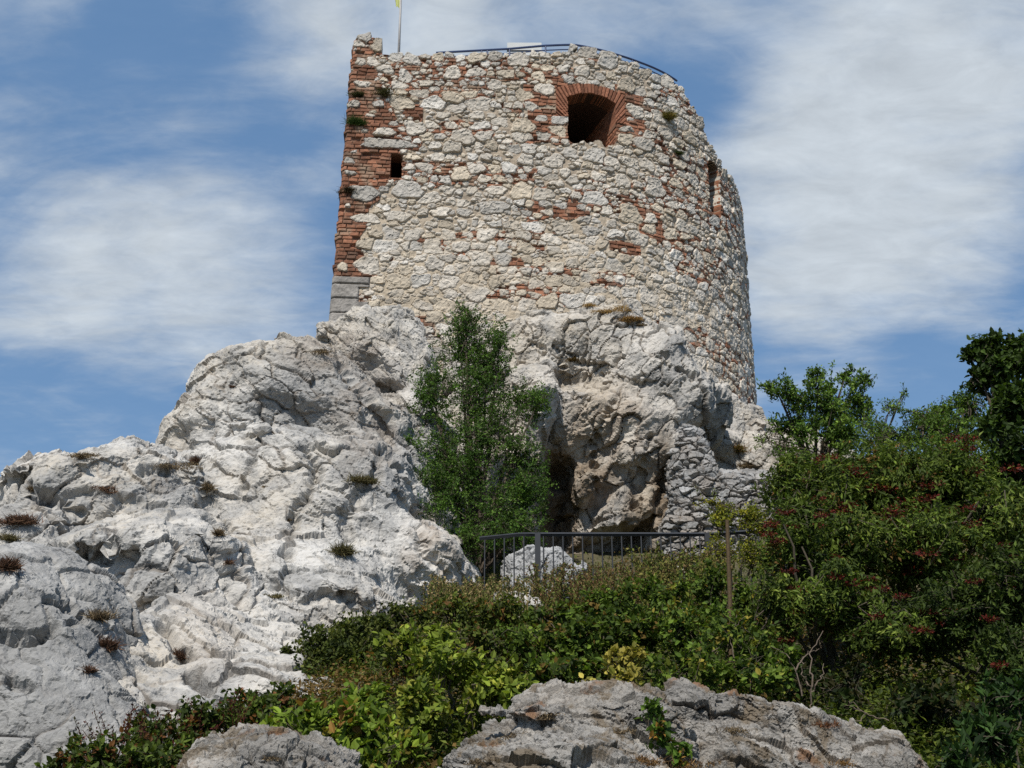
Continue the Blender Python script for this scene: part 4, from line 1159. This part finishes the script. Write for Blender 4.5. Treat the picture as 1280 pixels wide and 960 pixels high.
# tufts in the crevices (placed where the sight line meets the rock), before any shrub stands in the way
BROWN = [(98, 84, 66), (116, 100, 78), (80, 68, 54), (134, 118, 94)]
OLIVE = [(92, 86, 58), (108, 98, 70), (76, 72, 46)]
REDB = [(94, 70, 58), (108, 84, 68), (76, 60, 50)]
spots = []
T = [((27, 645, 30, 26), REDB, 'rust brown grass tuft on the far left end of the white crag'), ((12, 668, 22, 18), OLIVE, 'olive brown tuft at the left picture edge under the rust brown grass'), ((40, 610, 16, 10), BROWN, 'small brown tuft on the left skyline of the white crag'),
     ((100, 568, 26, 12), BROWN, 'dry brown grass on the ledge near the top of the left crag'), ((246, 572, 13, 20), REDB, 'dark brown grass at the top of the long diagonal crevice'), ((258, 604, 9, 22), BROWN, 'narrow brown grass in the middle of the long diagonal crevice'),
     ((274, 662, 8, 20), BROWN, 'thin brown grass low in the long diagonal crevice'), ((285, 700, 8, 14), REDB, 'small rust tuft at the foot of the long diagonal crevice'), ((210, 580, 40, 8), BROWN, 'flat strip of dry grass along the ledge left of the diagonal crevice'),
     ((130, 610, 22, 8), REDB, 'low rust grass on the step in the middle of the left crag'), ((10, 700, 18, 30), REDB, 'rust grass hanging over the grey slab at the left edge'), ((125, 765, 24, 24), BROWN, 'brown grass in the gap above the grey slab'),
     ((135, 800, 22, 28), REDB, 'rust red grass filling the gap between grey slab and white hump'), ((112, 832, 12, 22), REDB, 'rust red grass at the lower end of the gap beside the grey slab'), ((225, 815, 12, 24), REDB, 'brown grass in the groove on the white rock hump'),
     ((345, 744, 22, 10), OLIVE, 'dark olive tuft under the small overhang of the domed crag'), ((455, 596, 24, 20), OLIVE, 'olive grass tuft on the right flank of the domed crag'), ((432, 684, 22, 24), OLIVE, 'larger olive tuft below on the right flank of the domed crag'),
     ((292, 482, 6, 6), REDB, 'tiny dark tuft high on the domed crag'), ((330, 607, 6, 6), BROWN, 'tiny brown tuft in the middle of the domed crag'), ((360, 648, 7, 9), BROWN, 'small brown tuft on the front of the domed crag'), ((400, 440, 26, 5), BROWN, 'flat dry grass on the saddle left of the tower knob'),
     ((713, 448, 16, 8), [(70, 56, 30), (88, 70, 36)], 'round moss cushion on the rock under the tower'), ((760, 388, 26, 8), [(160, 132, 84), (130, 104, 62)], 'pale dry grass at the foot of the tower wall'), ((790, 396, 24, 9), [(150, 120, 74), (120, 92, 54)], 'second clump of pale dry grass along the tower foot, further right'),
     ((735, 380, 20, 6), [(160, 132, 84), (130, 104, 62)], 'leftmost thin pale grass along the tower foot'), ((925, 560, 26, 14), [(86, 84, 40), (120, 92, 54)], 'green brown grass under the right end of the tower'), ((935, 580, 34, 12), BROWN, 'brown dry grass on the slope above the dry stone wall'), ((800, 405, 10, 6), BROWN, 'small brown tuft on the rock edge under the tower')]
for (px, py, wx, hx), c, lb in T:
    p = hit(px, py + hx * .35); m = mpp(px, py, p[1])
    spots.append((p, wx * m, hx * m, c, lb))
# wall plants on the tower
WP = [((445, 148, 18, 22), [(52, 74, 34), (70, 88, 44)], 'green weed growing out of the brick corner of the tower'), ((474, 114, 26, 12), [(58, 62, 36), (80, 76, 46)], 'olive grass on a ledge of the tower wall near the flagpole'), ((442, 116, 16, 9), [(62, 66, 40), (84, 78, 50)], 'grey green tuft on the upper left edge of the tower'),
      ((437, 236, 14, 12), [(60, 50, 40), (74, 66, 46)], 'withered dark tuft low on the brick corner of the tower'), ((833, 142, 16, 22), [(96, 94, 44), (120, 104, 54)], 'yellow green weed on the tower wall right of the arched window'), ((850, 190, 8, 10), [(60, 70, 36)], 'small dark weed on the curve of the tower wall')]
for (px, py, wx, hx), c, lb in WP:
    p = hit(px, py + hx * .3); m = mpp(px, py, p[1]); spots.append((p, wx * m, hx * m, c, lb))
# grass on the boulders in front
GB = [((690, 890, 30, 10), BROWN, 'dry tan grass on top of the wide boulder'), ((770, 912, 34, 16), BROWN, 'brown grass in the middle of the wide boulder'), ((640, 918, 30, 12), BROWN, 'tan grass on the left side of the wide boulder'), ((600, 950, 40, 14), BROWN, 'straw coloured grass at the lower left of the wide boulder'),
      ((800, 945, 40, 22), [(120, 92, 60), (96, 72, 48)], 'brown grass at the bottom edge between the two lichened boulders'), ((850, 955, 60, 16), [(130, 104, 70), (96, 72, 48)], 'tan grass low at the foot of the right boulder'), ((920, 912, 34, 10), BROWN, 'brown grass on the left top of the right boulder'),
      ((1030, 905, 34, 12), [(110, 72, 46), (84, 56, 40)], 'rust brown moss and grass on the middle of the right boulder'), ((1060, 950, 50, 18), [(120, 92, 56)], 'straw grass at the right foot of the right boulder'), ((340, 945, 24, 8), BROWN, 'tan grass on the small boulder at the bottom left')]
for (px, py, wx, hx), c, lb in GB:
    p = hit(px, py + hx * .3); m = mpp(px, py, p[1]); spots.append((p, wx * m, hx * m, c, lb))
for p, wx, hx, c, lb in spots:
    nr = p[1] < 8
    tuft('grass_tuft', lb, 'grass tuft', p, int(np.clip(2600 * wx * max(hx, .1) / .1, 140, 1100)), hx * .7, wx * .46, c, group='tufts of grass and weeds on rock and wall', wid=.0018 if nr else .0045, curl=.35)

# --- trees and shrubs
def gnd(px, y, py=800):
    p = at(px, py, y); return np.array((p[0], p[1], float(ground_z(p[0], p[1]))))
ACA = [(50, 74, 34), (62, 88, 40), (42, 62, 28), (74, 98, 48)]
plant('acacia_tree', 'young green feathery acacia tree growing in front of the rock below the tower', 'tree',
      [crown(585, 415, 17.0, 70, 90, .35), crown(582, 395, 17.0, 40, 50, .3), crown(575, 440, 17.0, 76, 60, .35), crown(610, 450, 16.9, 80, 60, .35), crown(625, 425, 16.9, 44, 64, .3), crown(600, 470, 16.9, 90, 70, .5), crown(595, 500, 16.8, 130, 90, .5), crown(610, 545, 16.5, 150, 80, .5), crown(575, 590, 16.2, 120, 80, .5), crown(520, 600, 16.1, 60, 60, .4), crown(515, 560, 16.3, 50, 50, .35), crown(672, 500, 16.7, 50, 40, .35), crown(525, 655, 15.9, 70, 60, .4), crown(660, 600, 16.1, 70, 60, .4), crown(535, 470, 16.7, 50, 50, .35), crown(650, 660, 15.9, 80, 60, .5), crown(535, 495, 16.6, 60, 70, .4), crown(655, 500, 16.9, 76, 56, .4), crown(560, 560, 16.4, 120, 90, .6), crown(650, 570, 16.6, 70, 80, .5),
       crown(545, 625, 16.0, 110, 90, .6), crown(620, 640, 16.1, 130, 90, .6), crown(655, 620, 16.3, 60, 70, .4), crown(590, 675, 15.7, 110, 50, .5)],
      gnd(592, 16.4), leaf=.043, per=32, twig=.28, dens=100, cols=ACA, up=.5, trunk_r=.06, stem_r=.018, shape=LEAF4, bark=(.10, .08, .06), clump=.4, nsub=26, droop=.15)
SKYB = [(62, 86, 40), (76, 100, 48), (50, 72, 34), (92, 114, 58)]
plant('round_tree', 'round loose tree against the sky right of the tower', 'tree',
      [crown(1035, 500, 20, 90, 90, .8), crown(985, 490, 20, 70, 50, .5), crown(965, 482, 20, 30, 24, .3), crown(1070, 500, 20, 44, 84, .5), crown(1000, 530, 20, 80, 60, .6), crown(1050, 545, 19.8, 90, 60, .7), crown(1015, 470, 20, 40, 24, .3), crown(1058, 468, 20, 30, 26, .3), crown(1080, 478, 20, 20, 36, .25)],
      gnd(1035, 20.2), leaf=.075, per=20, twig=.32, dens=75, cols=SKYB, trunk_r=.04, stem_r=.016, limbs=2, clump=.26)
plant('thin_shrub', 'thin wispy shrub against the sky between the round tree and the hedge bush', 'shrub',
      [crown(1092, 535, 19.4, 80, 80, .5), crown(975, 555, 20.2, 80, 50, .5), crown(1000, 570, 19.6, 90, 40, .5), crown(1112, 510, 19.5, 44, 44, .4), crown(1105, 545, 19.2, 70, 50, .5), crown(1128, 490, 19.5, 12, 22, .15), crown(955, 540, 20.5, 30, 60, .3)],
      gnd(1110, 19.5), leaf=.075, per=10, twig=.3, dens=24, cols=SKYB, stem_r=.02, limbs=2)
plant('hedge_bush', 'mid green bush under the dark tree at the right, on the skyline', 'shrub',
      [crown(1125, 545, 17.6, 110, 70, .5), crown(1212, 500, 16.6, 60, 60, .4), crown(1165, 530, 17.0, 90, 60, .7), crown(1215, 540, 16.5, 110, 80, .7), crown(1180, 570, 16.0, 150, 80, .8), crown(1150, 515, 17.2, 60, 36, .3), crown(1185, 505, 17, 60, 44, .3), crown(1215, 510, 16.8, 40, 40, .3)],
      gnd(1190, 16.5), leaf=.075, per=16, twig=.3, dens=60, cols=[(66, 88, 40), (80, 102, 46), (54, 74, 34)], stem_r=.03)
plant('broadleaf_tree', 'tall dark tree cut by the right edge of the picture', 'tree',
      [crown(1250, 450, 12.5, 70, 60, .5), crown(1228, 432, 12.6, 50, 40, .35), crown(1285, 440, 12.5, 70, 90, .6), crown(1290, 500, 12.3, 100, 90, .7), crown(1255, 520, 12.2, 60, 60, .5), crown(1275, 570, 12.0, 90, 90, .6), crown(1225, 470, 12.6, 30, 30, .2), crown(1300, 640, 11.5, 110, 110, .8), crown(1330, 430, 12.5, 120, 100, .8)],
      gnd(1300, 12.3), leaf=.075, per=24, twig=.28, dens=130, cols=[(42, 58, 26), (52, 70, 32), (34, 48, 22)], trunk_r=.09, stem_r=.02, shape=LEAF6)
ELD = [(62, 76, 36), (76, 92, 42), (50, 64, 30), (92, 104, 54), (92, 72, 48)]
FL = dict(frac=.11, n=90, r=.11, s=.034, cols=[(74, 28, 30), (58, 22, 26), (92, 40, 36), (46, 22, 22)], max=75)
plant('elder_bush', 'big elder bush with dark red berry clusters, topmost of the elders at the right', 'shrub',
      [crown(1100, 600, 11.2, 150, 120, .8), crown(1180, 610, 10.8, 150, 130, .8), crown(1040, 620, 11.0, 110, 110, .7), crown(1150, 680, 10.2, 190, 120, .9), crown(1060, 690, 10.2, 140, 110, .8), crown(985, 600, 12.0, 70, 90, .5), crown(1250, 650, 10.2, 110, 120, .7)],
      gnd(1120, 10.8), leaf=.09, per=24, twig=.34, dens=115, cols=ELD, w=(3, 3, 3, 1, .3), shape=LANCE, stem_r=.03, limbs=2, droop=.25, flowers=FL)
plant('elder_bush', 'elder bush with red clusters reaching down beside the thin wooden stake', 'shrub',
      [crown(990, 690, 9.6, 110, 100, .5), crown(1040, 750, 9.0, 130, 100, .6), crown(970, 750, 9.2, 80, 100, .4), crown(1110, 780, 8.8, 120, 100, .6), crown(1000, 640, 10.2, 80, 60, .4)],
      gnd(1030, 9.4), leaf=.08, per=24, twig=.3, dens=130, cols=ELD, w=(3, 3, 3, 1, .3), shape=LANCE, stem_r=.022, limbs=2, droop=.25, flowers=dict(FL, r=.07, s=.028, max=45))
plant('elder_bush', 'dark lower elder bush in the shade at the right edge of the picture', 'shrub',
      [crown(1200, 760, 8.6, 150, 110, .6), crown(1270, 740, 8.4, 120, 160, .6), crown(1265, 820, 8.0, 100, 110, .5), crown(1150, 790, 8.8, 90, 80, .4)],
      gnd(1230, 8.8), leaf=.08, per=24, twig=.3, dens=125, cols=[(46, 60, 28), (58, 72, 34), (38, 50, 24)], shape=LANCE, stem_r=.025, limbs=2, droop=.25, flowers=dict(FL, r=.06, s=.025, max=24))  # leaf greens darker than the other elders, shade put into the colour
plant('leafy_herb', 'long leaved green herb in the bottom right corner', 'plant',
      [crown(1240, 920, 5.6, 110, 70, .3), crown(1275, 870, 5.9, 60, 90, .3), crown(1195, 945, 5.4, 60, 40, .2)],
      gnd(1245, 5.7), leaf=.10, per=12, twig=.18, dens=110, cols=[(36, 56, 30), (48, 70, 38), (28, 44, 26)], shape=LANCE, stem_r=.008, up=.7)
plant('leafy_herb', 'low thicket, leaves coloured dark for the shadow hollow under the elders beside the right boulder', 'plant',
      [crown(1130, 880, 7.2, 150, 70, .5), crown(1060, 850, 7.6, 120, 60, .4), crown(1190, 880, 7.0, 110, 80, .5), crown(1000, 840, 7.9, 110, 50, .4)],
      gnd(1110, 7.4), leaf=.065, per=12, twig=.2, dens=80, cols=[(26, 36, 18), (34, 46, 22), (40, 40, 22)], stem_r=.008, shape=LEAF6)  # very dark leaf colours paint the shade of the hollow below the elders
YG = [(104, 108, 40), (88, 96, 38), (120, 118, 46), (72, 82, 34)]
plant('ailanthus_sapling', 'yellow green sapling crown behind the thin wooden stake', 'shrub',
      [crown(905, 640, 13.0, 56, 44, .35), crown(940, 650, 13.0, 80, 50, .4), crown(895, 690, 12.8, 50, 60, .35), crown(945, 690, 12.6, 70, 60, .4), crown(890, 625, 13.0, 22, 20, .2)],
      gnd(915, 12.8), leaf=.055, per=18, twig=.26, dens=90, cols=YG, stem_r=.02, droop=.15)
plant('dense_bush', 'compact dark green small leaved bush against the foot of the white crag', 'shrub',
      [crown(410, 815, 10.2, 96, 76, .45), crown(450, 800, 10.4, 80, 80, .45), crown(385, 830, 10.0, 60, 60, .35), crown(480, 780, 10.8, 60, 50, .35), crown(500, 765, 11.2, 50, 30, .3), crown(365, 820, 10.2, 24, 40, .2)],
      gnd(430, 10.3), leaf=.055, per=18, twig=.22, dens=210, cols=[(50, 60, 30), (62, 72, 38), (38, 48, 24), (78, 84, 48)], stem_r=.02, shape=LEAF6, out=.6)
BG = [(86, 100, 42), (98, 112, 48), (74, 88, 36), (108, 112, 54)]
plant('bright_bush', 'bright green broad leaved bush left of the wide boulder', 'shrub',
      [crown(560, 830, 7.4, 130, 80, .45), crown(600, 850, 7.0, 110, 80, .4), crown(650, 860, 6.8, 90, 60, .35), crown(530, 870, 6.8, 90, 80, .4), crown(560, 790, 7.9, 60, 40, .3), crown(500, 800, 8.0, 60, 50, .3)],
      gnd(570, 7.4), leaf=.075, per=12, twig=.2, dens=130, cols=BG, stem_r=.012, shape=LEAF6, up=.8, out=.35)
plant('bright_bush', 'patch of bright green broad leaves above the small boulder at the bottom', 'shrub',
      [crown(440, 925, 5.4, 120, 90, .35), crown(400, 900, 5.8, 100, 70, .35), crown(490, 940, 5.3, 90, 60, .3), crown(450, 880, 6.2, 110, 60, .35), crown(350, 895, 6.0, 70, 50, .3)],
      gnd(440, 5.7), leaf=.07, per=11, twig=.16, dens=170, cols=[(84, 102, 40), (98, 114, 46), (70, 88, 36), (108, 100, 50), (104, 80, 50)], w=(3, 3, 3, 1, .5), stem_r=.008, shape=LEAF6, up=.8, out=.35)
plant('yellow_plant', 'small plant with yellow leaves above the wide boulder', 'plant',
      [crown(785, 822, 7.0, 60, 30, .2), crown(765, 818, 7.1, 40, 24, .2), crown(790, 845, 6.8, 50, 30, .2), crown(735, 855, 6.7, 24, 16, .1)],
      gnd(785, 7.0), leaf=.07, per=10, twig=.16, dens=150, cols=[(122, 116, 62), (136, 128, 72), (98, 100, 50)], stem_r=.007, shape=LEAF6, up=.8, out=.35)
MG = [(56, 72, 30), (70, 88, 36), (44, 58, 24), (86, 100, 44), (84, 70, 40)]
plant('bramble_thicket', 'dull green thicket below the fence, in the middle of the slope', 'shrub',
      [crown(720, 800, 8.6, 130, 70, .5), crown(660, 790, 8.8, 100, 60, .5), crown(790, 790, 8.8, 130, 80, .5), crown(740, 830, 7.8, 120, 60, .4), crown(690, 840, 7.6, 100, 50, .4), crown(760, 750, 10, 120, 50, .5), crown(680, 770, 9.4, 90, 40, .4)],
      gnd(735, 8.6), leaf=.07, per=13, twig=.22, dens=110, cols=MG, w=(3, 3, 3, 1, 1), stem_r=.01, shape=LEAF6, up=.6)
plant('bramble_thicket', 'green thicket between the wooden stake and the yellow leaved plant', 'shrub',
      [crown(860, 780, 8.8, 120, 90, .5), crown(920, 790, 8.4, 110, 80, .5), crown(860, 835, 7.6, 110, 60, .4), crown(950, 830, 7.6, 120, 60, .4), crown(830, 740, 10.6, 90, 50, .4), crown(890, 730, 10.6, 90, 70, .4), crown(930, 740, 10, 70, 70, .4)],
      gnd(890, 8.7), leaf=.065, per=13, twig=.22, dens=115, cols=[(60, 78, 32), (76, 94, 40), (46, 62, 26), (92, 100, 46), (112, 104, 48)], w=(3, 3, 3, 1, .6), stem_r=.01, shape=LEAF6, up=.6)
plant('bramble_thicket', 'dull green and reddish thicket right of the compact dark bush', 'shrub',
      [crown(560, 760, 9.8, 110, 50, .5), crown(620, 770, 9.4, 100, 60, .5), crown(500, 830, 8.6, 80, 50, .4), crown(620, 800, 8.6, 90, 40, .4)],
      gnd(570, 9.4), leaf=.06, per=13, twig=.2, dens=110, cols=[(60, 70, 32), (74, 84, 38), (90, 66, 42), (48, 58, 28)], w=(3, 2, 1.3, 2), stem_r=.01, shape=LEAF6, up=.6)
plant('creeper', 'low green and rust coloured creeper along the foot of the white rock hump', 'plant',
      [crown(250, 905, 7.2, 150, 70, .4), crown(180, 925, 6.9, 150, 70, .4), crown(110, 950, 6.6, 130, 56, .4), crown(310, 892, 7.4, 130, 66, .4), crown(285, 930, 6.6, 130, 60, .4), crown(345, 875, 7.8, 90, 50, .3), crown(220, 950, 6.2, 140, 60, .35), crown(140, 970, 6.0, 140, 50, .35), crown(350, 905, 6.6, 100, 60, .3)],
      gnd(230, 7.0), leaf=.055, per=13, twig=.16, dens=170, cols=[(54, 66, 30), (66, 80, 36), (42, 54, 26), (84, 56, 36)], w=(3, 3, 3, 1), stem_r=.006, shape=LEAF6, up=.6)
plant('small_plant', 'leafy green plant growing between the two lichened boulders', 'plant',
      [crown(825, 915, 4.9, 50, 50, .12), crown(815, 885, 5.0, 36, 40, .1), crown(845, 935, 4.8, 50, 30, .1)],
      gnd(825, 4.95), leaf=.05, per=9, twig=.10, dens=260, cols=[(64, 88, 38), (80, 102, 46), (110, 84, 46), (50, 70, 30)], w=(3, 3, .7, 2), stem_r=.004, shape=LEAF6, up=.7)
# red dock spikes, dry herbs, dry stalks
def stalks(name, label, cat, spots_, cols, group=None, leafc=None, r=.004, lw=.02):
    base = spots_[0][0]; root = empty(name, base); tag(root, label, cat, group)
    st = MB(); P, Y, Nn, S, Cc = [], [], [], [], []
    for p, h in spots_:
        ln = rv.normal(size=3) * .10; ln[2] = 0
        t = np.linspace(0, 1, 5)[:, None]
        pts = p + np.array((0, 0, h)) * t + ln * h * 2 * t ** 2
        st.tube(pts - base, np.linspace(r, r * .4, 5), 4, palette(1, cols)[0] * .8, cap=False)
        n = int(26 * h / .3) + 10; u = .35 + .65 * rv.random(n) ** .8
        i = u * 4; k = np.minimum(i.astype(int), 3); q = pts[k] + (pts[k + 1] - pts[k]) * (i - k)[:, None]
        P.append(q + rv.normal(size=(n, 3)) * .008); d = rv.normal(size=(n, 3)) * .6; d[:, 2] += .6; Y.append(d); Nn.append(unit(n)); S.append(lw * rv.uniform(.5, 1.3, n)); Cc.append(palette(n, cols, None, True) * rv.normal(1, .25, (n, 1)).clip(.4, 1.6))
    P, Y, Nn, S, Cc = (np.concatenate(a) for a in (P, Y, Nn, S, Cc))
    V, q, t, cc = leaves_mesh(P - base, Y, Nn, S.astype(F32), Cc, LEAF4)
    mk('seed_heads', V, q, t, M['dry'], root, cc); st.build('stems', M['bark'], root)
    return root
def scatter(x0, x1, f, y0, y1, n, h0, h1):
    o = []
    for _ in range(n):
        px = rv.uniform(x0, x1); y = rv.uniform(y0, y1); p = gnd(px, y)
        py = f(px); t = at(px, py, y)                # let the tops reach about this line of the photo
        h = np.clip(t[2] - p[2], h0, h1) * rv.uniform(.75, 1.05); o.append((p, h))
    return o
stalks('dock_plants', 'dark red seed spikes of dock above the creeper at the bottom left', 'plant', scatter(130, 340, lambda x: 900 - .22 * (x - 130), 6.6, 7.8, 60, .25, .7), [(66, 34, 30), (80, 42, 36), (54, 32, 28), (70, 66, 36)], r=.004, lw=.022)
stalks('dry_herbs', 'dry tan and reddish herbs below the left part of the fence', 'plant', scatter(530, 660, lambda x: 722, 11.6, 13.0, 110, .3, .8), [(120, 104, 72), (104, 88, 60), (136, 120, 86), (88, 92, 50), (76, 86, 44)], r=.005, lw=.035)
stalks('dry_herbs', 'red brown dry herbs below the middle of the fence', 'plant', scatter(670, 800, lambda x: 708, 11.4, 13.2, 120, .3, .9), [(98, 74, 54), (84, 66, 48), (112, 96, 66), (80, 88, 44), (92, 98, 50)], r=.005, lw=.035)
stalks('dry_herbs', 'tall green and rusty herbs in front of the right part of the fence', 'plant', scatter(800, 905, lambda x: 690, 10.8, 12.8, 110, .3, 1.0), [(90, 94, 46), (94, 78, 54), (70, 80, 38), (112, 106, 60)], r=.005, lw=.04)
# wooden stake
sp_ = gnd(910, 9.2); tp_ = at(909, 650, 9.2)
sk = MB(); sk.tube([sp_ - sp_, (tp_ - sp_) * .5 + np.array((.01, 0, 0)), tp_ - sp_], [.022, .019, .016], 7, (.10, .07, .04)); o = sk.build('wooden_stake', M['bark']); o.location = sp_
tag(o, 'thin brown wooden stake standing in the bushes right of the fence', 'stake')
# dead branches
def dead(label, pts_, r):
    base = pts_[0][0]; m = MB()
    for pl in pts_:
        pl = np.array(pl); n = 12; t = np.linspace(0, len(pl) - 1, n); P_ = np.stack([np.interp(t, np.arange(len(pl)), pl[:, a]) for a in range(3)], -1) + rv.normal(size=(n, 3)) * .008
        m.tube(P_ - base, np.linspace(r * .6, r * .2, n), 5, (.15, .115, .085))
    o = m.build('dead_branch', M['bark']); o.location = base; tag(o, label, 'branch', 'dead twigs in the undergrowth')
dead('pale arched dead branch under the elder bush', [[at(1003, 870, 6.9), at(995, 835, 6.9), at(980, 815, 6.9), at(965, 808, 6.9)], [at(995, 835, 6.9), at(1010, 815, 7.0), at(1025, 812, 7.0)]], .008)
dead('ochre forked dead stalk beside the right boulder', [[at(1015, 890, 6.4), at(1014, 862, 6.4), at(1028, 848, 6.4), at(1030, 830, 6.5)], [at(1014, 862, 6.4), at(1002, 845, 6.4), at(1003, 820, 6.4)], [at(1014, 862, 6.4), at(1012, 820, 6.5), at(1030, 790, 6.6)]], .009)
dead('thin dead twigs crossing at the foot of the wooden stake', [[at(880, 830, 8.2), at(915, 790, 8.3), at(930, 770, 8.3)], [at(905, 780, 8.2), at(918, 820, 8.1), at(915, 840, 8.1)]], .008)
dead('straw coloured leaning stalks right of the right boulder', [[at(1070, 905, 6.0), at(1082, 890, 6.0), at(1060, 876, 6.1)], [at(1110, 900, 6.0), at(1085, 893, 6.1), at(1058, 880, 6.2)]], .006)
# low cover between the shrubs
n = 560000
gx_ = rv.uniform(-6, 13, n); gy_ = 1 / rv.uniform(1 / 18, 1 / 4.0, n)
keep = (gx_ > -.52 * gy_ - .4) & (gx_ < .52 * gy_ + 4)
gx_, gy_ = gx_[keep], gy_[keep]; n = len(gx_)
pz = ground_z(gx_, gy_) + .10 * fbm(np.stack([gx_, gy_, gx_ * 0], -1), .9, 5, 4)
pos = np.stack([gx_, gy_, pz + rv.random(n) ** 1.5 * (.12 + .16 * rv.random(n))], -1)
cv = fbm(pos, .7, 200, 3)[:, None]
ca = palette(n, [(60, 72, 32), (46, 58, 26), (78, 88, 40)]); cb = palette(n, [(84, 68, 46), (100, 82, 56), (66, 56, 36)])
c = np.where(cv + rv.normal(0, .12, (n, 1)) > .22, cb, ca) * rv.normal(1, .22, (n, 1)).clip(.4, 1.7)
yv = unit(n); yv[:, 2] = np.abs(yv[:, 2]) * .7; nn = unit(n) * .5 + np.array((0, 0, .8))
V, q, t, cc = leaves_mesh(pos, yv, nn, (rv.uniform(.03, .06, n)).astype(F32), c, LEAF4)
tag(mk('ground_cover', V, q, t, M['leaf'], None, cc), 'low weeds and leaf litter covering the slope', 'ground cover', kind='stuff')
